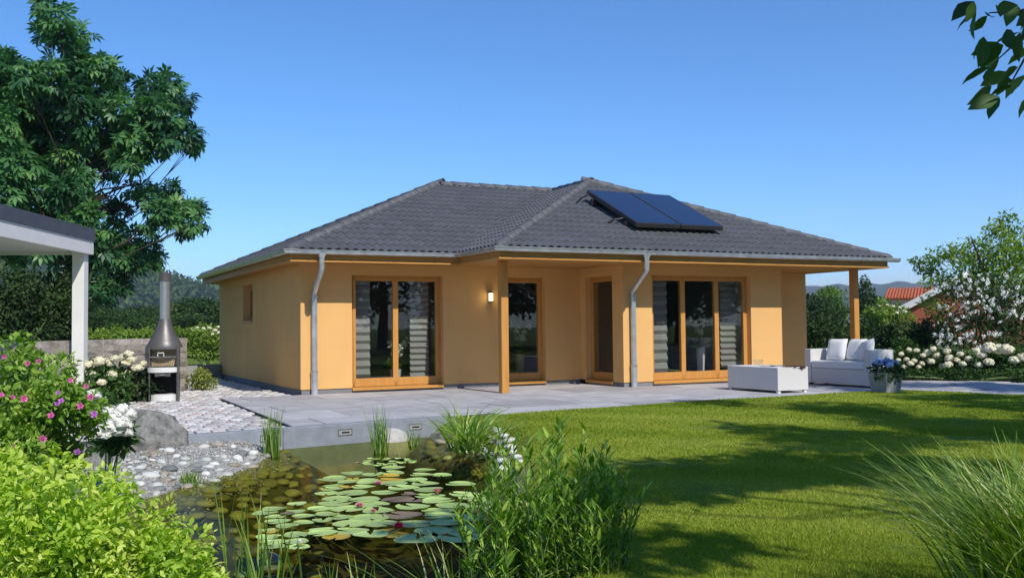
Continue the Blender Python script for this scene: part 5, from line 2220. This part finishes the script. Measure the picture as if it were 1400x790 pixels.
BL = [blossom_mesh('blossom', MT['rose'], 9, 1), blossom_mesh('blossom', MT['mauve'], 9, 2)]
for u, v, k in ((53, 494, 0), (6, 487, 0), (32, 545, 0), (17, 543, 0), (2, 540, 0), (84, 548, 1), (124, 543, 0), (110, 555, 0), (129, 566, 1), (80, 537, 1), (58, 600, 0), (106, 618, 1), (38, 497, 0), (118, 528, 0), (20, 610, 0), (70, 568, 0), (78, 552, 1), (96, 520, 0)):
    c = dep(u, v, 6.75+R.uniform(-.1, .1))
    o = bpy.data.objects.new('blossom', BL[k])
    COL.objects.link(o)
    o.parent = rb
    o.matrix_parent_inverse = rb.matrix_basis.inverted()
    o.location = tuple(c)
    s_ = R.uniform(.015, .028)
    o.scale = (s_, s_, s_)
    tc_ = Vector(CAM-c)+Vector((R.uniform(-3, 3), R.uniform(-3, 3), R.uniform(0, 5)))
    o.rotation_euler = tc_.to_track_quat('Z', 'Y').to_euler()
b = dep(150, 625, 9.0)
b[2] = -.10
flower_bush('peony', b, clumps_px([(150, 575, 24), (163, 598, 15), (150, 604, 13), (128, 556, 18)], 9.0, .15), 900, .08, LM['mid'], 'white flowering peony between rose bush and boulder', 'peony',
            heads=px_heads([(128, 540, 9), (138, 548, 8), (150, 562, 9), (158, 570, 11), (168, 578, 11), (176, 566, 9), (150, 583, 10), (160, 588, 10), (133, 590, 11), (145, 593, 9), (172, 590, 8), (122, 555, 8), (166, 560, 9)], 8.75, 1.05), headmeshes=HEADW)
b = dep(70, 655, 6.5)
b[2] = -.15
flower_bush('white_daisy', b, clumps_px([(66, 650, 18), (45, 658, 14)], 6.5, .1), 260, .05, LM['rose'], 'few white blossoms showing between rose bush and lime green bush', 'flowers',
            heads=px_heads([(70, 636, 7), (42, 655, 6), (52, 645, 4)], 6.3), headmeshes=HEADW)

# small bush by the end of the stone wall
b = gp(276, 532)
b[2] = 0
flower_bush('box_bush', b, clumps_px([(276, 521, 14), (266, 522, 10), (287, 523, 9), (273, 514, 9)], 21.2, .15), 1100, .055, LM['box'], 'small round yellow-green bush at the end of the stone wall', 'bush')
# ================================================================== TREES, SHRUBS AND WHAT LIES BEHIND
def tree(name, base, clumps, n, lsize, tmpl, lm, label, cat='tree', group=None, r0=.18, lean=None, up=.5, jit=.8, shell=.5, droop=.15, tone=.3, fork=.45):
    e = empty(name, tuple(base), label, cat, group)
    C = np.array([c for c, r in clumps], float)
    cen = C.mean(0)
    tk = MB()
    top = Vector((cen[0], cen[1], max(base[2]+1.0, C[:, 2].max()*.92)))
    b = Vector(base)
    pts = [b+(top-b)*t+Vector((.12*math.sin(t*5), .12*math.cos(t*4)-.12, 0))*(t > 0) for t in (0, .12, .3, .5, .7, .85, 1.0)]
    tk.tube([b-Vector((0, 0, .1))]+pts[1:], [r0*1.25, r0, r0*.85, r0*.65, r0*.42, r0*.25, r0*.1], 9)
    for c, r in clumps:
        c = Vector(c)
        t = min(.85, max(.15, ((c.z-b.z)*.75)/(top.z-b.z)*(.8+.2*R.random())))
        s = b+(top-b)*t
        ln_ = (c-s).length
        mid = s.lerp(c, .5)+Vector((R.uniform(-.12, .12)*ln_, R.uniform(-.12, .12)*ln_, -.10*ln_))
        q1_ = s.lerp(mid, .5)+Vector((R.uniform(-.05, .05)*ln_, R.uniform(-.05, .05)*ln_, .05*ln_))
        rr = r0*.24*(1-.5*t)
        tk.tube([s, q1_, mid, c], [rr, rr*.8, rr*.5, rr*.15], 6)
        for _ in range(2):
            rad = r if not hasattr(r, '__len__') else r[0]
            q = c+Vector((R.uniform(-1, 1), R.uniform(-1, 1), R.uniform(-.5, .8)))*rad*.7
            tk.tube([mid.lerp(c, .5), q], [rr*.3, rr*.1], 5)
    tk.build('trunk', MT['bark'], e)
    P, Dd, Nn, tn = clumps_leaves(clumps, n, up=up, jit=jit, shell=shell, droop=droop, clump_tone=tone)
    link('crown', leaf_mesh('crown', P, Dd, Nn, lsize*(.65+.6*RNG.random(n)), tmpl, lm, tn), e)
    return e


# the large tree at the left
lt = [(75, 25, 22), (62, 45, 16), (88, 58, 20), (110, 48, 16), (100, 70, 14), (60, 8, 16),
      (5, 95, 26), (35, 110, 28), (70, 100, 26), (110, 95, 26), (140, 92, 24), (160, 112, 18), (20, 140, 32), (60, 140, 34), (100, 135, 34), (140, 135, 32), (165, 150, 26),
      (205, 125, 24), (230, 118, 24), (248, 140, 20), (215, 150, 24), (190, 160, 22), (235, 165, 26), (258, 188, 20), (262, 200, 13), (220, 190, 26), (190, 195, 28), (160, 185, 30), (120, 175, 34), (80, 180, 36), (35, 185, 36), (0, 175, 30),
      (20, 225, 36), (60, 220, 34), (95, 218, 26), (130, 210, 22), (165, 215, 20), (10, 265, 34), (50, 262, 32), (85, 262, 26), (115, 245, 18), (150, 238, 16), (180, 225, 16),
      (140, 280, 20), (165, 292, 16), (120, 292, 18), (185, 262, 13), (205, 270, 18), (232, 262, 20), (215, 288, 18), (245, 285, 18), (268, 285, 16), (272, 305, 13), (250, 312, 16), (230, 300, 18), (205, 310, 13),
      (60, 300, 30), (25, 300, 30), (95, 305, 24), (150, 322, 24), (180, 330, 22), (205, 340, 18), (215, 355, 10), (140, 350, 22), (170, 355, 20), (190, 362, 12), (135, 380, 18), (160, 385, 16), (120, 330, 22), (150, 405, 12), (105, 300, 22), (115, 270, 20), (100, 340, 24), (112, 365, 22), (125, 400, 18), (95, 380, 22), (60, 335, 28), (20, 340, 28)]
cl = clumps_px([(u, v, r*.76) for u, v, r in lt], 23.5, 1.6, 1.2)
cl += clumps_px([(u, v, r*.8) for u, v, r in lt[6:40:3] if u < 130]+[(-60, 200, 60), (-70, 120, 60), (-80, 280, 60), (-120, 200, 70)], 25.5, .8, 1.2)
b = dep(60, 500, 24.2)
b[2] = 0
tree('chestnut_tree', b, cl, 13500, .26, T_PALM, LM['chestnut'], 'large dark green chestnut tree with spreading branches behind the white canopy', r0=.18, droop=.35, jit=.7, up=.75, shell=.35, tone=.34)


def shrub(name, px_clumps, dist, n, lsize, lm, label, cat='shrub', group=None, dj=.5, tmpl=T_OVAL, deep=1.0, base_u=None, **kw):
    c = clumps_px(px_clumps, dist, dj, deep)
    u = base_u if base_u is not None else float(np.mean([p[0] for p in px_clumps]))
    b_ = dep(u, 470, dist)
    b_[2] = -.02
    return flower_bush(name, b_, c, n, lsize, lm, label, cat, group, tmpl=tmpl, stemr=.03, **kw)


# dark evergreens under the canopy, behind the stone wall
shrub('evergreen_shrub', [(-30, 420, 45), (5, 420, 40), (35, 425, 38), (10, 455, 36), (45, 452, 34), (0, 390, 30), (30, 395, 26)], 21.5, 6000, .085, LM['dark'], 'dense dark evergreen shrub behind the stone wall under the canopy', group='evergreens behind the stone wall', deep=1.0)
shrub('evergreen_shrub', [(70, 425, 34), (92, 435, 26), (78, 455, 28), (100, 455, 18), (65, 395, 26), (90, 400, 20)], 22.2, 4500, .085, LM['dark'], 'dark evergreen shrub with olive tips behind the wall next to the canopy post', group='evergreens behind the stone wall')
shrub('clipped_hedge', [(140, 461, 10), (160, 460, 11), (180, 461, 10), (200, 460, 11), (220, 459, 10), (240, 459, 11), (258, 460, 10), (275, 461, 10), (120, 461, 10)], 34, 6500, .10, LM['light'], 'long mid green clipped hedge beyond the stone wall', 'hedge', dj=.3)
shrub('flowering_shrub', [(255, 465, 13), (270, 460, 14), (287, 462, 14), (300, 465, 14), (265, 478, 12), (285, 480, 13), (300, 480, 12), (280, 453, 10)], 36, 3600, .10, LM['light'], 'bright green shrub topped with cream blossoms beside the house corner', dj=.3,
      heads=px_heads([(262, 452, 3), (270, 448, 3), (278, 450, 4), (286, 449, 4), (294, 452, 4), (300, 455, 4), (290, 457, 3), (282, 456, 3), (299, 447, 3), (273, 455, 3), (266, 460, 3)], 35.3), headmeshes=HEAD)
b0, b1 = dep(257, 505, 26.0)[:2], dep(330, 505, 27.2)[:2]
t_ = (b1-b0)/np.linalg.norm(b1-b0)
n_ = np.array((-t_[1], t_[0]))*.2
lw = empty('garden_step', (b0[0], b0[1], 0), 'low grey concrete step wall below the flowering shrub', 'wall')
MB().prism([tuple(b0), tuple(b1), tuple(b1+n_), tuple(b0+n_)], 0, .17).build('lower_course', MT['concrete'], lw)
MB().prism([tuple(b0+n_*.15), tuple(b1+n_*.15), tuple(b1+n_), tuple(b0+n_)], .172, .33).build('upper_course', MT['concrete'], lw)


# a few wood trees, copied
def proto_tree(seed, conifer=False):
    rs = random.Random(seed)
    cl = []
    if conifer:
        for k in range(11):
            t = k/10
            cl.append(((rs.uniform(-.05, .05), rs.uniform(-.05, .05), .10+.86*t), (.30*(1-t)+.05, .30*(1-t)+.05, .09)))
    else:
        for k in range(17):
            a = rs.uniform(0, 6.28)
            z = rs.uniform(.22, .86)
            rr = .34*math.sqrt(max(.05, 1-((z-.5)/.48)**2))*rs.uniform(.3, 1.0)
            cl.append(((rr*math.cos(a), rr*math.sin(a), z), (rs.uniform(.12, .19),)*2+(rs.uniform(.09, .14),)))
    P, Dd, Nn, tn = clumps_leaves(cl, 5200, up=.6, shell=.55, clump_tone=.5)
    P[:, 2] = np.maximum(P[:, 2], .03)
    crown = leaf_mesh('crown', P, Dd, Nn, .036*(.7+.6*RNG.random(len(P))), T_DIAM, None, tn)
    tr = MB().tube([(0, 0, -.03), (.01, 0, .2), (0, .01, .45), (0, 0, .8)], [.030, .022, .016, .006], 7)
    for k in range(6):
        c = cl[k][0]
        tr.tube([(0, 0, .2+.06*k), tuple(np.array(c)*.9)], [.010, .003], 5)
    return crown, tr.mesh('trunk')


PT = [proto_tree(s) for s in (1, 2, 3)]+[proto_tree(9, True)]


def wood_tree(kind, p, h, wscale, lm, label, group, cat='tree', name='broadleaf_tree'):
    e = empty(name, tuple(p), label, cat, group, rz=R.uniform(0, 6.28))
    for nm, me, mt in (('crown', PT[kind][0], lm), ('trunk', PT[kind][1], MT['bark'])):
        key = me.name+mt.name
        m2 = bpy.data.meshes.get(key)
        if m2 is None:
            m2 = me.copy()
            m2.name = key
            m2.materials.clear()
            m2.materials.append(mt)
        o = bpy.data.objects.new(nm, m2)
        COL.objects.link(o)
        o.parent = e
        o.scale = (h*wscale, h*wscale, h)


def px_tree(u, vtop, dist, kind, ws, lm, label, group, name='broadleaf_tree'):
    p = dep(u, 450, dist)
    top = dep(u, vtop, dist)[2]
    p[2] = -.05
    wood_tree(kind, p, top+.05, ws, lm, label, group, name=name)


for u, v, d_, k, ws in ((128, 412, 70, 0, 1.3), (160, 418, 62, 1, 1.5), (190, 416, 66, 2, 1.5), (215, 420, 55, 0, 1.6), (238, 412, 60, 1, 1.5), (258, 404, 64, 2, 1.5), (280, 403, 60, 0, 1.5), (300, 406, 66, 1, 1.4), (322, 406, 62, 2, 1.4), (145, 425, 48, 2, 1.8), (180, 428, 46, 0, 2.0), (245, 425, 48, 1, 2.0), (285, 428, 46, 2, 2.0), (100, 396, 66, 2, 1.4), (60, 392, 70, 1, 1.4)):
    px_tree(u, v, d_, k, ws, LM['far'], 'rounded green tree in the wood beyond the stone wall', 'trees of the wood beyond the stone wall')
# right of the house
for u, v, d_, k, ws, lm, lab in ((1112, 400, 44, 0, .9, 'dark', 'dark broad tree behind the sofa beside the house wall'), (1185, 380, 42, 3, 1.0, 'dark', 'dark pointed tree just beyond the right porch post'),
                                (1146, 400, 46, 1, .8, 'mid', 'dark tree seen between house wall and porch post'), (1203, 402, 43, 1, .8, 'dark', 'dark green bushy tree between porch post and red roof'), (1128, 388, 60, 2, 1.0, 'light', 'yellow-green tree top above the dark trees behind the sofa'), (1090, 395, 44, 2, 1.1, 'dark', 'dark tree partly hidden by the house wall')):
    px_tree(u, v, d_, k, ws, LM[lm], lab, 'trees behind the sofa')
k = 0
for u, v, r in ((1112, 445, 22), (1135, 452, 20), (1110, 470, 20), (1140, 472, 18), (1185, 455, 20), (1205, 462, 18), (1225, 455, 20), (1250, 458, 20), (1275, 450, 22), (1235, 475, 16), (1260, 475, 16), (1195, 475, 16), (1290, 470, 16)):
    lab = ['low dark spreading shrub against the house wall behind the sofa', 'rounded dark shrub behind the sofa back', 'flat dark shrub low behind the sofa arm', 'small dark shrub under the porch beam', 'dark layered shrub right of the porch post',
           'dark rounded shrub behind the blue hydrangea', 'layered dark shrub below the pale flowering shrub', 'wide dark shrub in front of the neighbour house', 'tall dark shrub beside the white blossom bush', 'low olive shrub behind the cream hydrangea row', 'olive shrub low beside the white blossom bush',
           'low dark shrub behind the sofa cushions', 'dark shrub at the foot of the white blossom bush'][k]
    k += 1
    shrub('garden_shrub', [(u, v, r*.8), (u-r*.5, v+r*.35, r*.6), (u+r*.5, v+r*.3, r*.62), (u, v+r*.7, r*.6)], 30+R.uniform(-2, 2), 1500, .10, LM['dark'] if k not in (10, 11) else LM['mid'], lab, group='dark shrubs behind the sofa', dj=.4, stems=4)
shrub('flowering_shrub', [(1190, 432, 12), (1208, 426, 13), (1225, 428, 13), (1240, 436, 10), (1215, 440, 14), (1198, 443, 10)], 33, 2000, .10, LM['light'], 'pale green shrub with cream flowers in front of the neighbour house',
      heads=px_heads([(1195, 424, 3), (1203, 419, 3), (1212, 417, 3), (1221, 419, 3), (1230, 421, 3), (1238, 427, 3), (1208, 426, 3), (1226, 428, 3)], 32.4), headmeshes=HEAD)

# the neighbour's house
D9 = 50.0
nb = empty('neighbour_house', tuple(dep(1290, 470, D9)*np.array([1, 1, 0])), 'red brick neighbour house with pale gable edge behind the garden shrubs', 'house')
p_ap = dep(1326, 374, D9)
back = np.array([p_ap[0]-CAM[0], p_ap[1]-CAM[1], 0])
back /= np.linalg.norm(back)


def on_facade(u, v, p0):
    d = ray(u, v)
    return CAM+d*(np.dot(back, p0-CAM)/np.dot(back, d))


p_l, p_r = on_facade(1226, 424, p_ap), on_facade(1428, 424, p_ap)
zl = min(p_l[2], p_r[2])
p_l[2] = p_r[2] = zl
V = [np.array([p_l[0], p_l[1], 0]), np.array([p_r[0], p_r[1], 0]), p_r, p_ap, p_l]
V2 = [v+back*8 for v in V]
MB().add(V+V2, [(0, 1, 2, 3, 4), (9, 8, 7, 6, 5), (0, 4, 9, 5), (1, 6, 7, 2), (0, 5, 6, 1)]).build('wall', MT['brick'], nb)
for s_, q in ((p_l, -1), (p_r, 1)):
    e0 = (s_-p_ap)/np.linalg.norm(s_-p_ap)
    s2 = s_+e0*.5
    u_ = np.array([0, 0, .12])
    V = [p_ap-back*.25, s2-back*.25, s2+back*8.2, p_ap+back*8.2]
    V = [v+u_*.1 for v in V]+[v+u_*1.5 for v in V]
    MB().add(V, [(3, 2, 1, 0), (4, 5, 6, 7), (0, 1, 5, 4), (1, 2, 6, 5), (2, 3, 7, 6), (3, 0, 4, 7)]).build('roof', MT['redtile'], nb)
    V = [p_ap-back*.28-u_*1.2, s2-back*.28-u_*1.2, s2-back*.28+u_*1.6, p_ap-back*.28+u_*1.6]
    V = V+[v+back*.02 for v in V]
    MB().add(V, [(3, 2, 1, 0), (4, 5, 6, 7), (0, 1, 5, 4), (1, 2, 6, 5), (2, 3, 7, 6), (3, 0, 4, 7)]).build('verge_board', MT['white'], nb)
D8 = 58.0
an_ = empty('neighbour_annex', tuple(dep(1235, 470, D8)*np.array([1, 1, 0])), 'low white annex with red tiled roof beside the neighbour gable', 'house')
q00 = dep(1211, 415, D8)
bk = back
q0, q1 = on_facade(1211, 415, q00), on_facade(1290, 415, q00)
zt0, zt1 = on_facade(1211, 409, q00)[2], on_facade(1211, 395, q00+bk*2.5)[2]
V = [np.array([q[0], q[1], z])+bk*d_ for z in (0, zt0) for q, d_ in ((q0, 0), (q1, 0), (q1, 5), (q0, 5))]
MB().add(V, [(3, 2, 1, 0), (4, 5, 6, 7), (0, 1, 5, 4), (1, 2, 6, 5), (2, 3, 7, 6), (3, 0, 4, 7)]).build('wall', MT['white'], an_)
rf_ = MB()
V = [np.array([q0[0], q0[1], zt0+.01])-bk*.3, np.array([q1[0], q1[1], zt0+.01])-bk*.3, np.array([q1[0], q1[1], zt1])+bk*2.5, np.array([q0[0], q0[1], zt1])+bk*2.5, np.array([q1[0], q1[1], zt0+.01])+bk*5.2, np.array([q0[0], q0[1], zt0+.01])+bk*5.2]
rfo = rf_.add(V, [(0, 1, 2, 3), (3, 2, 4, 5), (0, 3, 5), (1, 4, 2)]).build('roof', MT['redtile'], an_)
al = (q1-q0)/np.linalg.norm(q1-q0)
for k in range(18):
    s = k/18*np.linalg.norm((q1-q0)[:2])
    p0 = V[0]+np.array([al[0], al[1], 0])*s
    p1 = V[3]+np.array([al[0], al[1], 0])*s
    MB().tube([p0+np.array([0, 0, .03]), p1+np.array([0, 0, .03])], .06, 5).build('tile_row', MT['redtile'], rfo)

# white blossom bush, loose tree and hydrangea row at the right
P, Dd, Nn, tn = clumps_leaves(clumps_px([(1318, 405, 20), (1345, 400, 24), (1370, 415, 24), (1300, 430, 16), (1325, 440, 24), (1355, 440, 24), (1390, 445, 24), (1310, 470, 22), (1340, 475, 26), (1290, 455, 12)], 24.5, .5), 900, up=.5, shell=.8)
cb = clumps_px([(1320, 420, 32), (1350, 412, 36), (1385, 430, 36), (1305, 455, 24), (1340, 465, 40), (1382, 470, 40), (1312, 490, 22), (1410, 450, 40)], 25.0, .5, 1.0)
bb = dep(1345, 470, 25)
bb[2] = -.02
wb = flower_bush('blossom_bush', bb, cb, 6500, .085, LM['dark'], 'tall bush covered in white blossoms behind the cream hydrangeas', 'bush', stems=14, stemr=.03)
heads = []
for k in range(250):
    c, r = R.choice(clumps_px([(1318, 405, 18), (1345, 400, 22), (1370, 415, 20), (1300, 430, 16), (1325, 440, 24), (1355, 440, 24), (1310, 470, 22), (1345, 478, 22), (1292, 465, 10), (1300, 490, 14), (1335, 500, 14)], 24.3, .3))
    rr = r[0]
    p = c+np.array([R.uniform(-1, 1)*rr, R.uniform(-1, 1)*rr, R.uniform(-1, 1)*rr])
    heads.append((p, R.uniform(.025, .055)))
for p, r in heads:
    o = bpy.data.objects.new('flower_cluster', R.choice(SPRAY))
    COL.objects.link(o)
    o.parent = wb
    o.matrix_parent_inverse = wb.matrix_basis.inverted()
    o.location = tuple(p)
    o.scale = (r*R.uniform(.7, 1.5), r, r*R.uniform(.9, 2.2))
    o.rotation_euler = (R.uniform(-1, 1), R.uniform(-1, 1), R.uniform(0, 6))
cl = clumps_px([(1252, 358, 8), (1262, 366, 10), (1278, 352, 12), (1296, 346, 12), (1275, 372, 12), (1290, 385, 12), (1312, 350, 16), (1330, 340, 18), (1320, 368, 16), (1346, 358, 18), (1365, 335, 20), (1360, 312, 12), (1378, 303, 12), (1390, 330, 22), (1385, 360, 24), (1365, 375, 20), (1340, 385, 18), (1400, 385, 22), (1410, 350, 26), (1300, 400, 12), (1270, 415, 12), (1285, 425, 12), (1268, 385, 8)], 29.5, 1.2, 1.3)
b = dep(1375, 480, 29.5)
b[2] = 0
tree('apple_tree', b, cl, 6500, .105, T_OVAL, LM['light'], 'loose light green fruit tree behind the white blossom bush', r0=.14, shell=.25, up=.5, tone=.35, droop=.1)
hr = [(1228, 492, 5), (1232, 484, 5), (1236, 502, 6), (1243, 478, 5), (1245, 497, 6), (1253, 479, 5), (1250, 493, 5), (1262, 486, 5), (1260, 497, 6), (1268, 482, 7), (1276, 477, 6), (1273, 494, 7), (1281, 486, 7), (1287, 500, 5), (1295, 480, 7), (1298, 490, 8), (1296, 499, 8),
      (1313, 484, 6), (1316, 498, 7), (1324, 491, 7), (1335, 479, 7), (1341, 485, 9), (1338, 499, 7), (1352, 475, 11), (1352, 495, 9), (1366, 478, 12), (1376, 478, 13), (1387, 492, 9), (1400, 488, 10), (1239, 491, 5), (1256, 502, 5), (1308, 492, 6)]
labs = ['cream hydrangea at the end of the row beside the blue hydrangea planter', 'cream hydrangea with small heads in front of the olive shrubs', 'cream hydrangea in front of the white blossom bush trunk', 'cream hydrangea under the densest white blossoms', 'cream hydrangea with the largest flat heads at the far end of the row']
for k in range(5):
    u0 = 1228+k*38
    hs = [h for h in hr if u0-14 <= h[0] < u0+24]
    shrub('hydrangea', [(u0-8, 495, 14), (u0+10, 492, 15), (u0+22, 497, 14), (u0+4, 505, 14)], 23.4, 1300, .10, LM['mid'], labs[k], 'hydrangea', 'cream hydrangeas along the path', dj=.15, heads=px_heads(hs, 22.9, .72), headmeshes=HEAD)
shrub('low_hedge', [(1222+12*k, 513+(k % 2), 9) for k in range(17)], 22.7, 7000, .055, LM['mid'], 'low dark green edging hedge along the pale path', 'hedge', dj=.12, stems=17)

# off-camera trees whose shade falls on the lawn
def shade_tree(x, y, zc, rad, n, lsize, label, k=12, seed=3, extra=(), r0=.16, base=None):
    rs = random.Random(seed)
    cl = []
    for i in range(k):
        a = rs.uniform(0, 6.28)
        q = rad*math.sqrt(rs.random())*.85
        cl.append(((x+q*math.cos(a), y+q*math.sin(a), zc+rs.uniform(-.9, 1.2)), (rs.uniform(.5, .95), rs.uniform(.5, .95), rs.uniform(.22, .4))))
    return tree('walnut_tree', (*(base or (x, y)), -.01), cl+list(extra), n, lsize, T_OVAL, LM['mid'], label, 'tree', 'trees shading the lawn', r0=r0, shell=.3, up=.8)


shade_tree(6.3, -19.3, 9.0, 3.7, 7000, .21, 'leafy walnut tree shading the lawn in front of the terrace', 17, 3, r0=.24)
shade_tree(10.6, -17.4, 9.0, 3.8, 7000, .21, 'leafy walnut tree shading the path end of the lawn', 17, 5, r0=.24)
lp = [(1335, 14), (1350, 22), (1362, 12), (1376, 40), (1345, 50), (1395, 44), (1402, 14), (1366, 78), (1354, 92), (1376, 98), (1392, 92), (1366, 132), (1384, 118), (1402, 102), (1332, 2), (1386, 4), (1412, 66), (1412, 128), (1420, 30), (1425, 100), (1372, 62), (1356, 118)]
st = shade_tree(0.75, -20.1, 6.5, 2.9, 7000, .18, 'leafy tree whose drooping branch of large leaves hangs into the sky', 13, 8, r0=.17, base=(2.4, -19.4))
Pq = np.array([dep(u, v, 5.3+R.uniform(-.25, .35)) for u, v in lp for _ in range(2)])
n = len(Pq)
down = np.array(-_r2*.55-_u2*.9)
Dq = np.tile(down, (n, 1))+RNG.normal(size=(n, 3))*.55
Nq = RNG.normal(size=(n, 3))+np.array([0, 0, .6])
link('branch_leaves', leaf_mesh('branch_leaves', Pq, Dq, Nq, .13*(.75+.5*RNG.random(n)), T_LEAF, LM['mid'], RNG.random(n)), st)
br = MB()
root = Vector((1.1, -18.7, 3.0))
hub = Vector(dep(1440, 40, 5.5))
br.tube([root, root.lerp(hub, .5)+Vector((0, 0, .25)), hub], [.05, .035, .018], 7)
for u, v in ((1352, 18), (1366, 80), (1380, 118), (1400, 60)):
    q = Vector(dep(u, v, 5.35))
    br.tube([hub, hub.lerp(q, .5)+Vector((0, 0, .05)), q], [.012, .008, .003], 5)
br.build('limb', MT['bark'], st)

# the wood at the near end of the garden, mirrored in the windows
for k in range(13):
    wood_tree(k % 3, (-14+k*5.6+R.uniform(-1, 1), -38+R.uniform(-3, 3), -.05), R.uniform(10, 13), 1.1, LM['far'], 'tall green tree at the near end of the garden', 'trees at the near end of the garden')


# ---- far hills
def hill(name, pts, dist, depth, mat, seed, forest=0, fsize=5.0, lab=None):
    us = np.linspace(pts[0][0], pts[-1][0], 90)
    vs = np.interp(us, [p[0] for p in pts], [p[1] for p in pts])
    V = []
    rows = 10
    for i, (u, v) in enumerate(zip(us, vs)):
        c = dep(u, v, dist)
        h = c[2]*(1+.03*math.sin(i*1.7+seed)+.02*math.sin(i*.7))
        d_ = (c-CAM)[:2]/np.linalg.norm((c-CAM)[:2])
        for j in range(rows):
            t = j/(rows-1)
            q = c[:2]+d_*depth*(t*2-1)
            V.append((q[0], q[1], -1.5+(h+1.5)*math.cos((t-.5)*math.pi)**.8 if 0 < j < rows-1 else -1.5))
    Fq = []
    for i in range(len(us)-1):
        for j in range(rows-1):
            a = i*rows+j
            Fq.append((a, a+rows, a+rows+1, a+1))
    me = mesh_np(name, np.array(V), np.array(Fq), mat, smooth=True)
    link(name, me, kind='structure')
    if forest:
        V = np.array(V).reshape(len(us), rows, 3)
        fi, fj = RNG.random(forest)*(len(us)-1.01), RNG.random(forest)*(rows/2+.5)
        i0, j0 = fi.astype(int), fj.astype(int)
        a, b_ = (fi-i0)[:, None], (fj-j0)[:, None]
        P = V[i0, j0]*(1-a)*(1-b_)+V[i0+1, j0]*a*(1-b_)+V[i0, j0+1]*(1-a)*b_+V[i0+1, j0+1]*a*b_
        rep = 14
        P = np.repeat(P, rep, 0)
        d_ = unit(RNG.normal(size=(len(P), 3)))
        P = P+d_*np.array([fsize*.55, fsize*.55, fsize*.9])
        tone = np.clip(np.repeat(RNG.random(forest), rep)*.7+.3*RNG.random(len(P)), 0, 1)
        link('forest', leaf_mesh('forest', P, RNG.normal(size=P.shape), d_+np.array([0, 0, .4]), fsize*.55, T_DIAM, LM['far'], tone), kind='stuff')


HM = M('hill_woodland', (0.035, 0.06, 0.022), .95, .5, .02, spec=.05)
hill('hill', [(-500, 330), (-100, 345), (60, 352), (165, 366), (190, 372), (215, 382), (240, 390), (300, 402), (380, 415), (500, 430)], 620, 180, HM, 1, 2600, 6.0)
hill('hill', [(900, 405), (1050, 396), (1150, 390), (1240, 387), (1300, 387), (1400, 386), (1600, 380), (1900, 385)], 2200, 500, HM, 2)
#@@END@@

# ---- the air: pale haze that only tells over distance
hz = MB().box(-3400, 3400, -2700, 3400, -2.6, 135.0).build('haze', None, kind='stuff')
hm, t, N, L = nodes('haze_air')
pv = N('VolumePrincipled')
pv.inputs['Color'].default_value = (0.80, 0.88, 1.0, 1)
pv.inputs['Density'].default_value = 0.00035
pv.inputs['Anisotropy'].default_value = 0.2
L(pv.outputs[0], N('OutputMaterial').inputs['Volume'])
hz.data.materials.clear()
hz.data.materials.append(hm)
